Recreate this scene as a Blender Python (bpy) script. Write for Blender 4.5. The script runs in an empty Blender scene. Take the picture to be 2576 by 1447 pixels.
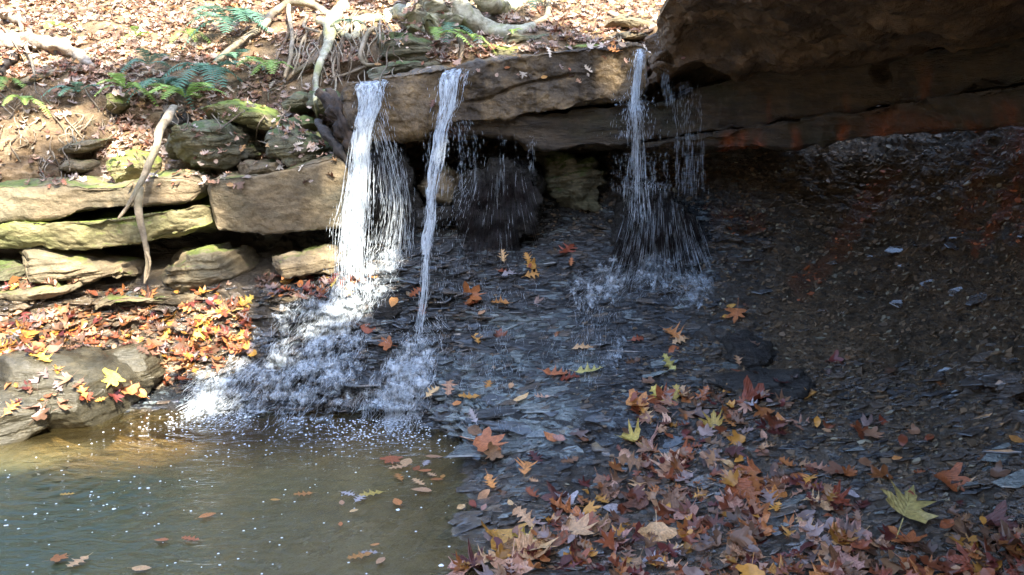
import bpy, math, random
import numpy as np
from mathutils import Vector, Matrix
R = math.radians
rnd = random.Random(7)
sc = bpy.context.scene
col = sc.collection

# ------------------------------------------------------------------ camera
W, H, F = 2576.0, 1447.0, 2231.0
PITCH = R(10); CP, SP = math.cos(PITCH), math.sin(PITCH)
CZ = 1.70
cam = bpy.data.cameras.new('camera'); camo = bpy.data.objects.new('camera', cam); col.objects.link(camo)
cam.sensor_width = 36; cam.lens = 36 * F / W; cam.clip_start = .05; cam.clip_end = 500
camo.location = (0, 0, CZ); camo.rotation_euler = (math.pi/2 - PITCH, 0, 0)
sc.camera = camo

def at(u, v, Y):
    """photo position (2576 wide) and forward distance -> world point; works on arrays"""
    rx = (np.asarray(u, float) - W/2) / F; ru = (H/2 - np.asarray(v, float)) / F
    dy = CP + SP * ru; dz = -SP + CP * ru
    t = np.asarray(Y, float) / dy
    return np.stack([rx * t, dy * t, CZ + dz * t], -1)
def ray(u, v):
    ru = (H/2 - v) / F
    return Vector(((u - W/2) / F, CP + SP * ru, -SP + CP * ru)).normalized()
def px(Y): return Y / F      # metres per photo pixel at distance Y

# ------------------------------------------------------------------ noise
def _h(ix, iy, iz, seed):
    n = (ix * 374761393 + iy * 668265263 + iz * 2147483647 + seed * 1274126177) & 0xffffffff
    n = ((n ^ (n >> 13)) * 1274126177) & 0xffffffff
    n = ((n ^ (n >> 16)) * 2246822519) & 0xffffffff
    return ((n ^ (n >> 15)) & 0xffffff) / 16777215.0
def vn(p, seed=0):
    p = np.asarray(p, float); i = np.floor(p).astype(np.int64); f = p - i; f = f*f*(3-2*f)
    x, y, z = i[..., 0], i[..., 1], i[..., 2]; fx, fy, fz = f[..., 0], f[..., 1], f[..., 2]
    def hh(a, b, c): return _h(x+a, y+b, z+c, seed)
    a = hh(0,0,0)*(1-fx)+hh(1,0,0)*fx; b = hh(0,1,0)*(1-fx)+hh(1,1,0)*fx
    c = hh(0,0,1)*(1-fx)+hh(1,0,1)*fx; d = hh(0,1,1)*(1-fx)+hh(1,1,1)*fx
    return ((a*(1-fy)+b*fy)*(1-fz) + (c*(1-fy)+d*fy)*fz) * 2 - 1
def fbm(p, s=(1,1,1), o=4, seed=0, g=.5):
    p = np.asarray(p, float) * np.array(s if not np.isscalar(s) else (s,)*3); r = 0; a = 1
    for k in range(o):
        r = r + a * vn(p * 2.03**k + 17.3*k, seed+k); a *= g
    return r
def smooth(a, b, x):
    t = np.clip((x-a)/(b-a), 0, 1); return t*t*(3-2*t)
def inpoly(u, v, poly):
    u = np.asarray(u, float); v = np.asarray(v, float); r = np.zeros(u.shape, bool); n = len(poly)
    for i in range(n):
        x1, y1 = poly[i]; x2, y2 = poly[(i+1) % n]
        if y1 == y2: continue
        c = ((y1 > v) != (y2 > v)) & (u < (x2-x1)*(v-y1)/(y2-y1)+x1)
        r ^= c
    return r
def segdist(P, L):
    """distance of points P (...,3) to polyline L (n,3)"""
    d = np.full(P.shape[:-1], 1e9)
    for a, b in zip(L[:-1], L[1:]):
        ab = b - a; t = np.clip(((P-a)@ab)/(ab@ab+1e-12), 0, 1)
        d = np.minimum(d, np.linalg.norm(P - (a + t[..., None]*ab), axis=-1))
    return d

# ------------------------------------------------------------------ scene helpers
def mesh_raw(name, V, Fq, mat, parent=None, smooth_=True, attr=None):
    """V (n,3), Fq (m,3|4) one array or list of arrays"""
    V = np.asarray(V, float).reshape(-1, 3)
    Fs = Fq if isinstance(Fq, list) else [Fq]
    me = bpy.data.meshes.new(name); me.vertices.add(len(V)); me.vertices.foreach_set('co', V.ravel())
    idx = np.concatenate([np.asarray(f).ravel() for f in Fs]); me.loops.add(len(idx)); me.loops.foreach_set('vertex_index', idx.astype(np.int32))
    tot = np.concatenate([np.full(len(f), np.asarray(f).shape[1]) for f in Fs])
    st = np.concatenate([[0], np.cumsum(tot)[:-1]])
    me.polygons.add(len(tot)); me.polygons.foreach_set('loop_start', st.astype(np.int32))
    me.polygons.foreach_set('use_smooth', np.full(len(tot), smooth_))
    me.update(calc_edges=True)
    if attr:
        for k, a in attr.items():
            A = me.color_attributes.new(k, 'FLOAT_COLOR', 'POINT'); A.data.foreach_set('color', np.asarray(a, float).ravel())
    for m in (mat if isinstance(mat, list) else [mat]): me.materials.append(m)
    o = bpy.data.objects.new(name, me); col.objects.link(o)
    if parent: o.parent = parent; o.matrix_parent_inverse = Matrix.Translation(-Vector(parent.location))
    return o
def grid_faces(r, c, wrap=False):
    i = np.arange(r*c).reshape(r, c)
    if wrap: i = np.concatenate([i, i[:, :1]], 1)
    return np.stack([i[:-1, :-1], i[:-1, 1:], i[1:, 1:], i[1:, :-1]], -1).reshape(-1, 4)
def tag(o, label=None, cat=None, group=None, kind=None):
    for k, x in (('label', label), ('category', cat), ('group', group), ('kind', kind)):
        if x: o[k] = x
    return o
def empty(name, loc, label, cat, group=None):
    o = bpy.data.objects.new(name, None); o.location = loc; o.empty_display_size = .1; col.objects.link(o)
    return tag(o, label, cat, group)
def cr(P, t):
    """Catmull-Rom through P (n,k) at parameters t in [0,n-1]"""
    P = np.asarray(P, float); n = len(P); t = np.asarray(t, float)
    i = np.clip(np.floor(t).astype(int), 0, n-2); f = (t-i)[..., None]
    g = lambda j: P[np.clip(j, 0, n-1)]
    p0, p1, p2, p3 = g(i-1), g(i), g(i+1), g(i+2)
    return .5*((2*p1)+(-p0+p2)*f+(2*p0-5*p1+4*p2-p3)*f**2+(-p0+3*p1-3*p2+p3)*f**3)

# ------------------------------------------------------------------ node helper
class NT:
    def __init__(s, name):
        s.m = bpy.data.materials.new(name); s.m.use_nodes = True; s.t = s.m.node_tree; s.n = s.t.nodes; s.n.clear()
        s.out = s.n.new('ShaderNodeOutputMaterial'); s._g = None
    def link(s, a, b): s.t.links.new(a, b)
    def put(s, inp, x):
        if x is None: return
        if hasattr(x, 'is_linked') or isinstance(x, bpy.types.NodeSocket): s.link(x, inp)
        elif isinstance(x, (tuple, list)) and len(x) == 3 and inp.type == 'RGBA': inp.default_value = (*x, 1)
        else: inp.default_value = x
    def pos(s, scale=(1,1,1), rot=(0,0,0), obj=False):
        g = s.n.new('ShaderNodeTexCoord') if obj else s.n.new('ShaderNodeNewGeometry')
        mp = s.n.new('ShaderNodeMapping'); s.link(g.outputs['Object' if obj else 'Position'], mp.inputs[0])
        mp.inputs['Scale'].default_value = scale; mp.inputs['Rotation'].default_value = rot; return mp.outputs[0]
    def noise(s, vec, scale=5, detail=6, rough=.6, dist=0):
        n = s.n.new('ShaderNodeTexNoise'); s.link(vec, n.inputs['Vector'])
        n.inputs['Scale'].default_value = scale; n.inputs['Detail'].default_value = detail
        n.inputs['Roughness'].default_value = rough; n.inputs['Distortion'].default_value = dist; return n.outputs['Fac']
    def voro(s, vec, scale=5, feat='F1', rnd_=1):
        n = s.n.new('ShaderNodeTexVoronoi'); n.feature = feat; s.link(vec, n.inputs['Vector'])
        n.inputs['Scale'].default_value = scale; n.inputs['Randomness'].default_value = rnd_; return n.outputs[0]
    def ramp(s, x, stops, mode='LINEAR'):
        n = s.n.new('ShaderNodeValToRGB'); n.color_ramp.interpolation = mode; s.put(n.inputs[0], x)
        e = n.color_ramp.elements
        while len(e) < len(stops): e.new(.5)
        for k, (p, c) in enumerate(stops):
            e[k].position = p; e[k].color = (*c, 1) if isinstance(c, (tuple, list)) else (c, c, c, 1)
        return n.outputs[0]
    def mix(s, f, a, b, mode='MIX'):
        n = s.n.new('ShaderNodeMix'); n.data_type = 'RGBA'; n.blend_type = mode
        s.put(n.inputs[0], f); s.put(n.inputs[6], a); s.put(n.inputs[7], b); return n.outputs[2]
    def mth(s, op, a, b=None, c=None, clamp=False):
        n = s.n.new('ShaderNodeMath'); n.operation = op; n.use_clamp = clamp
        s.put(n.inputs[0], a); s.put(n.inputs[1], b); s.put(n.inputs[2], c); return n.outputs[0]
    def attr(s, name):
        n = s.n.new('ShaderNodeAttribute'); n.attribute_name = name; return n
    def sep(s, c):
        n = s.n.new('ShaderNodeSeparateColor'); s.put(n.inputs[0], c); return n.outputs
    def sepxyz(s, c):
        n = s.n.new('ShaderNodeSeparateXYZ'); s.put(n.inputs[0], c); return n.outputs
    def bump(s, h, strength=.5, dist=.01, nrm=None):
        n = s.n.new('ShaderNodeBump'); s.put(n.inputs['Height'], h); n.inputs['Strength'].default_value = strength
        n.inputs['Distance'].default_value = dist
        if nrm: s.link(nrm, n.inputs['Normal'])
        return n.outputs[0]
    def bsdf(s, colr, rough=.6, nrm=None, spec=.5, **k):
        n = s.n.new('ShaderNodeBsdfPrincipled'); s.put(n.inputs['Base Color'], colr); s.put(n.inputs['Roughness'], rough)
        s.put(n.inputs['Specular IOR Level'], spec)
        if nrm: s.link(nrm, n.inputs['Normal'])
        for kk, x in k.items(): s.put(n.inputs[kk.replace('_', ' ')], x)
        return n.outputs[0]
    def mixsh(s, f, a, b):
        n = s.n.new('ShaderNodeMixShader'); s.put(n.inputs[0], f); s.link(a, n.inputs[1]); s.link(b, n.inputs[2]); return n.outputs[0]
    def done(s, sh): s.link(sh, s.out.inputs[0]); return s.m

# ------------------------------------------------------------------ materials
def rock_mat(name, c1, c2, c3, moss=0.,  rough=.75, strata=6., bump=.5, wet=None, mossc=(.10,.13,.02), stain=0., spec=.4):
    m = NT(name); p = m.pos(); ps = m.pos((1, 1, strata), (R(4), R(-5), 0))
    n1 = m.noise(p, 1.7, 5); n2 = m.noise(ps, 5, 6, .65); n3 = m.noise(p, 60, 4, .7); n4 = m.noise(ps, 16, 5, .7)
    c = m.mix(m.ramp(n2, [(.35, 0), (.65, 1)]), c1, c2)
    c = m.mix(m.ramp(n1, [(.42, 0), (.62, 1)]), c, c3)
    c = m.mix(m.ramp(n3, [(.35, .35), (.6, 0)]), c, tuple(x*.35 for x in c1))
    c = m.mix(m.ramp(m.noise(ps, 9, 4, .6), [(.5, 0), (.75, .5)]), c, tuple(min(.6, x*1.7) for x in c2))
    if stain:
        st = m.ramp(m.noise(m.pos((5, 5, .8)), 1.6, 4, .6), [(.5, 0), (.62, stain)])
        c = m.mix(st, c, tuple(x*.25 for x in c1))
    if moss:
        nz = m.sepxyz(m.n.new('ShaderNodeNewGeometry').outputs['Normal'])[2]
        f = m.mth('ADD', m.mth('MULTIPLY', nz, .28), m.noise(p, 3.1, 7, .7, .5))
        f = m.ramp(f, [(.80-.22*moss, 0), (.92-.22*moss, .85)])
        mc = m.mix(m.noise(p, 40, 3), tuple(x*.5 for x in mossc), tuple(x*1.5 for x in mossc))
        c = m.mix(f, c, mc)
    h = m.mth('ADD', m.mth('MULTIPLY', n4, .7), m.mth('MULTIPLY', n3, .35))
    b = m.bump(h, bump, .03)
    b = m.bump(m.noise(p, 180, 3, .7), bump*.5, .006, b)
    r = rough if wet is None else m.ramp(m.noise(p, 2.3, 4), [(.4, wet), (.65, rough)])
    return m.done(m.bsdf(c, r, b, spec))
M = {}
M['tan'] = rock_mat('tan_sandstone', (.10,.073,.040), (.22,.165,.095), (.135,.115,.07), moss=.35, rough=.8, bump=.7, strata=2.2)
M['mossy'] = rock_mat('mossy_sandstone', (.12,.10,.05), (.25,.21,.11), (.15,.15,.06), moss=1.15, rough=.85, bump=.7, strata=2.2, mossc=(.12,.16,.02))
M['greymoss'] = rock_mat('grey_mossy_rock', (.085,.078,.05), (.20,.175,.105), (.11,.11,.06), moss=.7, rough=.8, strata=8, bump=.8, mossc=(.07,.10,.02))
M['ledge'] = rock_mat('wet_brown_sandstone', (.085,.056,.026), (.19,.125,.055), (.055,.043,.03), rough=.34, wet=.10, strata=1.5, bump=1., stain=.6)
M['roof'] = rock_mat('dark_roof_rock', (.075,.046,.023), (.17,.105,.052), (.045,.03,.018), rough=.6, wet=.35, strata=1.6, bump=1.)
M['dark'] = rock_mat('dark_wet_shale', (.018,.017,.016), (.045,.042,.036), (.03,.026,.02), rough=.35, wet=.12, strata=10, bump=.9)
M['boulder'] = rock_mat('damp_boulder', (.035,.03,.018), (.085,.072,.045), (.055,.05,.034), moss=0, rough=.45, wet=.12, bump=.6)

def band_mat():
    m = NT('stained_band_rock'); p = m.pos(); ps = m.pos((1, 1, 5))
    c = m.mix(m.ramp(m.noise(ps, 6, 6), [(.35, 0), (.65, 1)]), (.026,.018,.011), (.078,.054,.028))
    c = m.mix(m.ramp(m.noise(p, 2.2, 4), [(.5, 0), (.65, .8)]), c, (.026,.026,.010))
    a = m.sep(m.attr('mask').outputs['Color'])
    rc = m.mix(m.noise(p, 45, 5, .7), (.10,.022,.010), (.42,.12,.035))
    f = m.mth('MULTIPLY', a[0], m.ramp(m.noise(m.pos((1,1,.4)), 14, 5, .7), [(.35, .3), (.5, 1)]))
    c = m.mix(f, c, rc)
    b = m.bump(m.noise(ps, 22, 6, .7), .8, .03); b = m.bump(m.noise(p, 120, 3), .5, .008, b)
    r = m.mix(a[0], m.ramp(m.noise(p, 3, 3), [(.4, .3), (.6, .6)]), (.25, .25, .25))
    return m.done(m.bsdf(c, r, b, .5))
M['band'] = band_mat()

def bed_mat():
    m = NT('wet_layered_shale'); p = m.pos(); tl = (R(3), R(-6), 0)
    ps = m.pos((.5, .8, 4.2), tl)
    a = m.sep(m.attr('mask').outputs['Color']); wet, silt, rust = a[0], a[1], a[2]
    al = m.attr('mask').outputs['Alpha']
    n1 = m.noise(ps, 7, 7, .7); n2 = m.noise(p, 2.2, 5); n3 = m.noise(m.pos((1, 1, 5), tl), 45, 4, .7)
    sh = m.mix(m.ramp(n1, [(.35, 0), (.68, 1)]), (.007,.008,.010), (.045,.055,.062))
    sh = m.mix(m.ramp(m.noise(ps, 10, 5, .65), [(.54, 0), (.61, .9)]), sh, (.24,.30,.32))
    sh = m.mix(m.ramp(m.noise(m.pos((.5, .8, 5), tl), 15, 5, .7), [(.53, 0), (.58, .95)]), sh, (.008,.009,.010))
    sh = m.mix(m.ramp(m.noise(p, 1.4, 4), [(.5, 0), (.64, .6)]), sh, (.035,.028,.018))      # pale grey-green flakes
    dry = m.mix(m.ramp(n1, [(.35, 0), (.65, 1)]), (.050,.034,.018), (.17,.115,.062))
    dry = m.mix(m.ramp(m.noise(m.pos((1,1,1.6)), 45, 4, .75), [(.55, 0), (.64, .85)]), dry, (.15,.14,.11))
    dry = m.mix(m.ramp(m.noise(m.pos((1, 1, 2), tl), 26, 5, .75), [(.52, 0), (.60, .9)]), dry, (.008,.007,.006))
    dry = m.mix(m.ramp(n2, [(.45, 0), (.62, .6)]), dry, (.04,.03,.014))
    pal = m.sep(m.attr('pale').outputs['Color'])[0]
    pl = m.mix(m.ramp(m.noise(ps, 8, 5, .65), [(.44, 0), (.5, 1)]), (.012,.016,.018), (.34,.42,.42))
    sh = m.mix(m.mth('MULTIPLY', pal, m.ramp(m.noise(p, 6, 4), [(.4, .3), (.55, 1)])), sh, pl)
    c = m.mix(wet, dry, sh)
    bank = m.mix(m.ramp(n1, [(.35, 0), (.65, 1)]), (.05,.035,.02), (.14,.105,.06))
    c = m.mix(al, c, bank)
    rs = m.mix(m.noise(p, 25, 5), (.08,.022,.008), (.30,.09,.025))
    c = m.mix(m.mth('MULTIPLY', rust, m.ramp(n3, [(.3, .3), (.6, 1)])), c, rs)
    sd = m.mix(m.ramp(m.noise(p, 4, 6, .65), [(.35, 0), (.7, 1)]), (.16,.105,.042), (.34,.235,.105))
    cell = m.voro(m.pos((1, 1.6, 1)), 1.5, 'DISTANCE_TO_EDGE')
    sd = m.mix(m.ramp(m.mth('ADD', cell, m.mth('MULTIPLY', m.noise(p, 5, 5), .06)), [(.026, .5), (.042, 0)]), sd, (.025,.022,.012))
    c = m.mix(silt, c, sd)
    h = m.mth('ADD', n1, m.mth('MULTIPLY', n3, .5))
    b = m.bump(h, 1, .07); b = m.bump(m.noise(m.pos((1,1,3)), 100, 4, .7), .8, .012, b)
    rw = m.ramp(m.noise(p, 9, 5), [(.3, .05), (.65, .24)])
    r = m.mix(wet, (.62,.62,.62), rw); r = m.mix(m.mth('MULTIPLY', al, .7), r, (.5,.5,.5))
    return m.done(m.bsdf(c, r, b, m.mth('ADD', .35, m.mth('MULTIPLY', wet, .65))))
M['bed'] = bed_mat()

def soil_mat():
    m = NT('hillside_soil'); p = m.pos()
    c = m.mix(m.ramp(m.noise(p, 4, 7, .7), [(.35, 0), (.65, 1)]), (.10,.065,.036), (.29,.205,.12))
    c = m.mix(m.ramp(m.noise(p, 2, 4), [(.55, 0), (.7, .7)]), c, (.42,.34,.22))
    c = m.mix(m.ramp(m.noise(p, 50, 4, .7), [(.55, 0), (.7, .7)]), c, (.04,.025,.015))
    b = m.bump(m.noise(p, 14, 7, .75), 1, .05)
    return m.done(m.bsdf(c, .9, b, .2))
M['soil'] = soil_mat()
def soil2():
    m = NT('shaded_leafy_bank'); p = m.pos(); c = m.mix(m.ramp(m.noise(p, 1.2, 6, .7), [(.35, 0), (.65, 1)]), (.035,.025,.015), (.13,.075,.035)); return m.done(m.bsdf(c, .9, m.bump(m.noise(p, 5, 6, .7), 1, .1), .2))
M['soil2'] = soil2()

def water_mat():
    m = NT('pool_water'); p = m.pos((1, 1.8, 1), (0, 0, R(12)))
    w = m.n.new('ShaderNodeTexWave'); w.wave_type = 'RINGS'; w.rings_direction = 'SPHERICAL'
    mp = m.pos(); q = m.n.new('ShaderNodeVectorMath'); q.operation = 'SUBTRACT'; m.link(mp, q.inputs[0]); q.inputs[1].default_value = tuple(at(150, 1210, 4.15))
    m.link(q.outputs[0], w.inputs['Vector']); w.inputs['Scale'].default_value = 3.2; w.inputs['Distortion'].default_value = 2.5; w.inputs['Detail'].default_value = 2
    ln = m.n.new('ShaderNodeVectorMath'); ln.operation = 'LENGTH'; m.link(q.outputs[0], ln.inputs[0])
    fall = m.ramp(m.mth('DIVIDE', ln.outputs['Value'], 1.4), [(.1, 1), (.8, 0)])
    h = m.mth('ADD', m.mth('MULTIPLY', m.noise(p, 7, 3, .5, .6), 1.3), m.mth('MULTIPLY', m.noise(m.pos((1, 2.6, 1)), 26, 3, .5), .35))
    h = m.mth('ADD', h, m.mth('MULTIPLY', m.mth('MULTIPLY', w.outputs['Fac'], fall), .35))
    b = m.bump(h, .7, .016)
    tr = m.n.new('ShaderNodeBsdfTransparent'); tr.inputs[0].default_value = (.93, .89, .72, 1)
    df = m.n.new('ShaderNodeBsdfDiffuse')
    sx = m.sepxyz(m.pos())
    deep = m.mth('MULTIPLY', m.ramp(sx[1], [(.0, 1), (1, 0)]) if 0 else m.mth('MULTIPLY', m.mth('SUBTRACT', 4.75, sx[1]), 1.6, None, True), m.ramp(m.mth('ADD', m.mth('MULTIPLY', sx[0], -.22), m.mth('MULTIPLY', m.noise(m.pos(), 1.2, 3), .25)), [(.12, 0), (.55, 1)]))
    m.put(df.inputs[0], m.mix(deep, (.25,.195,.08), (.036,.058,.034)))
    body = m.mixsh(m.mth('ADD', .06, m.mth('MULTIPLY', deep, .82)), tr.outputs[0], df.outputs[0])
    gl = m.n.new('ShaderNodeBsdfGlossy'); gl.inputs['Roughness'].default_value = .03; m.link(b, gl.inputs['Normal'])
    fr = m.n.new('ShaderNodeFresnel'); fr.inputs[0].default_value = 1.33; m.link(b, fr.inputs['Normal'])
    return m.done(m.mixsh(fr.outputs[0], body, gl.outputs[0]))
M['water'] = water_mat()

def fall_mat(name, alpha_lo, alpha_hi, sc_=(26, 26, 1.6), colr=(.80,.86,.90), lo=.42, hi=.62, rg=.25, big=False):
    m = NT(name); p = m.pos(sc_)
    n = m.noise(p, 1.0, 5, .65, .3)
    al = m.ramp(n, [(lo, alpha_lo), (hi, alpha_hi)])
    if big: al = m.mth('MULTIPLY', al, m.ramp(m.noise(m.pos(), 7, 3, .6), [(.42, .0), (.55, 1)]))
    b = m.bump(n, .7, .02)
    g = m.bsdf(m.mix(n, tuple(x*.75 for x in colr), colr), rg, b, .5)
    tr = m.n.new('ShaderNodeBsdfTransparent')
    tl = m.n.new('ShaderNodeBsdfTranslucent'); tl.inputs[0].default_value = (*colr, 1)
    g = m.mixsh(.3, g, tl.outputs[0])
    return m.done(m.mixsh(al, tr.outputs[0], g))
M['fall'] = fall_mat('falling_water', .0, .88, (42, 42, 2.6), (.70,.76,.80), lo=.41, hi=.60)
M['foam'] = fall_mat('foaming_water', .0, .85, (22, 12, 12), (.74,.80,.84), lo=.40, hi=.70, rg=.6, big=True)
M['foamthin'] = fall_mat('thin_foaming_water', .0, .6, (22, 14, 14), (.70,.78,.84), lo=.42, hi=.72, rg=.6, big=True)
def drop_mat():
    m = NT('water_drops'); g = m.bsdf((.72,.79,.84), .25, None, .7)
    tr = m.n.new('ShaderNodeBsdfTransparent'); tl = m.n.new('ShaderNodeBsdfTranslucent'); tl.inputs[0].default_value = (.8,.86,.9,1)
    return m.done(m.mixsh(.62, tr.outputs[0], m.mixsh(.35, g, tl.outputs[0])))
M['drop'] = drop_mat()
M['film'] = fall_mat('water_filaments', .1, .8, (60, 60, 5), (.82,.88,.92), lo=.38, hi=.60)
def bark_mat(name, a, b_, c_, rough=.8):
    m = NT(name); p = m.pos(); n = m.noise(m.pos((1,1,1)), 14, 6, .7)
    c = m.mix(m.ramp(n, [(.35, 0), (.62, 1)]), a, b_); c = m.mix(m.ramp(m.noise(p, 5, 4), [(.5, 0), (.66, .8)]), c, c_)
    return m.done(m.bsdf(c, rough, m.bump(m.noise(p, 60, 5, .7), .8, .01), .3))
M['root'] = bark_mat('pale_root_bark', (.13,.10,.065), (.34,.275,.19), (.19,.17,.11))
M['rootdark'] = bark_mat('brown_root_bark', (.08,.055,.035), (.20,.15,.10), (.13,.12,.07))
M['trunk'] = bark_mat('lichen_bark', (.16,.145,.09), (.46,.43,.32), (.27,.28,.12))
M['drift'] = bark_mat('weathered_wood', (.12,.095,.075), (.38,.32,.25), (.2,.17,.14))
M['black'] = bark_mat('black_wet_wood', (.012,.011,.011), (.05,.042,.036), (.03,.022,.018), .65)
M['rotten'] = bark_mat('rotten_bark', (.010,.008,.007), (.05,.034,.024), (.03,.022,.017), .8)
M['moss'] = bark_mat('dark_moss', (.008,.008,.009), (.026,.022,.022), (.018,.011,.011), .3)

LC = {'rust': (.23,.065,.022), 'orange': (.40,.15,.05), 'tan': (.46,.27,.14), 'golden': (.46,.22,.05), 'yellow': (.50,.36,.08),
      'pale grey': (.30,.27,.28), 'maroon': (.075,.022,.02), 'brown': (.17,.085,.045), 'yellow-green': (.46,.39,.13), 'pinkish': (.40,.22,.16)}
LC = {k_: tuple(min(.7, x*(1.3 if k_ not in ('yellow', 'yellow-green', 'golden') else 1.05)) for x in c_) for k_, c_ in LC.items()}
def leaf_mat(name, c, rough=.38):
    m = NT(name); po = m.pos(obj=True)
    oi = m.n.new('ShaderNodeObjectInfo').outputs['Random']
    n = m.noise(po, 12, 5, .6)
    cc = m.mix(m.ramp(n, [(.35, 0), (.7, 1)]), tuple(x*.6 for x in c), tuple(min(.8, x*1.2) for x in c))
    hs = m.n.new('ShaderNodeHueSaturation'); m.put(hs.inputs['Color'], cc)
    m.put(hs.inputs['Hue'], m.mth('ADD', .485, m.mth('MULTIPLY', oi, .03))); m.put(hs.inputs['Value'], m.mth('ADD', .75, m.mth('MULTIPLY', oi, .5)))
    # side veins and midrib, in the leaf's own coordinates
    x = m.sepxyz(m.n.new('ShaderNodeTexCoord').outputs['Object'])
    ax = m.mth('ABSOLUTE', x[0])
    v = m.mth('SINE', m.mth('MULTIPLY', m.mth('SUBTRACT', x[1], m.mth('MULTIPLY', ax, .9)), 75.))
    rib = m.mth('LESS_THAN', ax, .012)
    vein = m.mth('MAXIMUM', m.ramp(v, [(.86, 0), (.98, .5)]), rib)
    cc2 = m.mix(m.mth('MULTIPLY', vein, .2), hs.outputs[0], tuple(min(.8, q*1.7+.03) for q in c))
    b = m.bump(m.mth('ADD', m.mth('MULTIPLY', v, .15), n), .35, .02)
    s = m.bsdf(cc2, rough, b, .45)
    tl = m.n.new('ShaderNodeBsdfTranslucent'); m.put(tl.inputs[0], cc2)
    return m.done(m.mixsh(.22, s, tl.outputs[0]))
ML = {k: leaf_mat(k.replace(' ', '_')+'_leaf', c) for k, c in LC.items()}
def litter_mat(name, rough=.55, tl_=.25):
    m = NT(name); a = m.attr('tint').outputs['Color']
    c = m.mix(m.ramp(m.noise(m.pos(), 60, 4), [(.35, .45), (.65, 0)]), a, m.mix(.5, a, (.05,.02,.01)))
    s = m.bsdf(c, rough, None, .35); t = m.n.new('ShaderNodeBsdfTranslucent'); m.put(t.inputs[0], c)
    return m.done(m.mixsh(tl_, s, t.outputs[0]))
M['litter'] = litter_mat('dry_leaf_litter'); M['wetlitter'] = litter_mat('wet_leaf_litter', .3, .2)
def fern_mat(name, c):
    m = NT(name); n = m.noise(m.pos(), 22, 3)
    cc = m.mix(n, tuple(x*.5 for x in c), tuple(x*1.5 for x in c))
    t = m.n.new('ShaderNodeBsdfTranslucent'); m.put(t.inputs[0], cc)
    return m.done(m.mixsh(.3, m.bsdf(cc, .5, None, .4), t.outputs[0]))
M['fernblue'] = fern_mat('blue_green_fern', (.10,.20,.125)); M['fernyel'] = fern_mat('yellow_green_fern', (.27,.40,.09))
M['foamdot'] = NT('foam_bubble'); M['foamdot'] = M['foamdot'].done(M['foamdot'].bsdf((.72,.76,.78), .3))

# ------------------------------------------------------------------ stream bed (ground)
US = [-1400, -400, 0, 300, 650, 900, 1100, 1300, 1550, 1800, 2200, 2576, 3500]
TB = [
 (2300, [2.1]*5 + [2.05, 1.75, 1.72, 1.7, 1.66, 1.6, 1.5, 1.2]),
 (1800, [2.8]*5 + [2.6, 2.4, 2.33, 2.28, 2.2, 2.1, 1.95, 1.5]),
 (1447, [3.9, 3.9, 3.9, 3.9, 3.75, 3.45, 3.24, 3.12, 3.05, 2.95, 2.82, 2.7, 2.2]),
 (1350, [4.3, 4.3, 4.3, 4.3, 4.1, 3.85, 3.62, 3.47, 3.4, 3.28, 3.02, 2.85, 2.3]),
 (1250, [4.85, 4.85, 4.85, 4.85, 4.7, 4.4, 4.08, 3.85, 3.78, 3.6, 3.25, 3.0, 2.4]),
 (1120, [4.6, 4.65, 4.7, 5.3, 5.5, 5.2, 4.8, 4.35, 4.2, 4.0, 3.65, 3.3, 2.6]),
 (1040, [4.9, 5.0, 5.0, 5.25, 5.3, 5.28, 5.02, 4.6, 4.4, 4.3, 4.0, 3.55, 2.8]),
 (960,  [5.2, 5.3, 5.3, 5.65, 5.4, 5.35, 5.2, 4.95, 4.75, 4.7, 4.35, 3.8, 3.0]),
 (880,  [5.4, 5.5, 5.5, 5.85, 5.6, 5.55, 5.45, 5.3, 5.15, 5.05, 4.7, 4.05, 3.2]),
 (800,  [5.6, 5.7, 5.7, 6.0, 5.75, 5.7, 5.65, 5.6, 5.5, 5.4, 5.0, 4.25, 3.35]),
 (720,  [5.8, 5.9, 5.9, 6.15, 5.9, 5.82, 5.82, 5.87, 5.85, 5.7, 5.25, 4.45, 3.5]),
 (640,  [6.4, 6.5, 6.55, 6.55, 6.5, 6.1, 6.05, 6.15, 6.15, 5.95, 5.5, 4.6, 3.6]),
 (560,  [6.8, 6.8, 6.8, 6.8, 6.8, 6.45, 6.35, 6.5, 6.45, 6.15, 5.7, 4.75, 3.7]),
 (480,  [6.95, 6.95, 6.95, 6.95, 6.95, 6.65, 6.7, 6.8, 6.7, 6.35, 5.9, 4.9, 3.8]),
 (400,  [7.15]*6 + [6.95, 7.0, 6.9, 6.55, 6.1, 5.05, 3.95]),
 (320,  [7.4]*6 + [7.3, 7.2, 7.2, 6.9, 6.4, 5.3, 4.2]),
 (240,  [7.6]*6 + [7.6, 7.6, 7.5, 7.2, 6.7, 5.6, 4.5]),
]
def table_grid(US_, TB_, un, vn_, linear=False):
    vs = np.array([r[0] for r in TB_], float); Ys = np.array([r[1] for r in TB_], float)
    tv = np.interp(-vn_, -vs, np.arange(len(vs))); tu = np.interp(un, US_, np.arange(len(US_)))
    rows = cr(Ys, tv)                       # (nv, ncols)
    G = cr(rows.T, tu).T                    # (nv, nu)
    return G
un = np.concatenate([np.linspace(-1400, -60, 60)[:-1], np.linspace(-60, 2640, 1000), np.linspace(2640, 3500, 60)[1:]])
vv = np.concatenate([np.linspace(2300, 1460, 50)[:-1], np.linspace(1460, 380, 800), np.linspace(380, 240, 40)[1:]])
G = table_grid(US, TB, un, vv)
U2, V2 = np.meshgrid(un, vv)
P = at(U2, V2, G)
def normals(P):
    du = np.gradient(P, axis=1); dv = np.gradient(P, axis=0); n = np.cross(du, dv)
    n /= np.linalg.norm(n, axis=-1, keepdims=True)+1e-9; return n
Nn = normals(P); Nn *= np.sign((Nn*(np.array([0, 0, CZ])-P)).sum(-1))[..., None]
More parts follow.
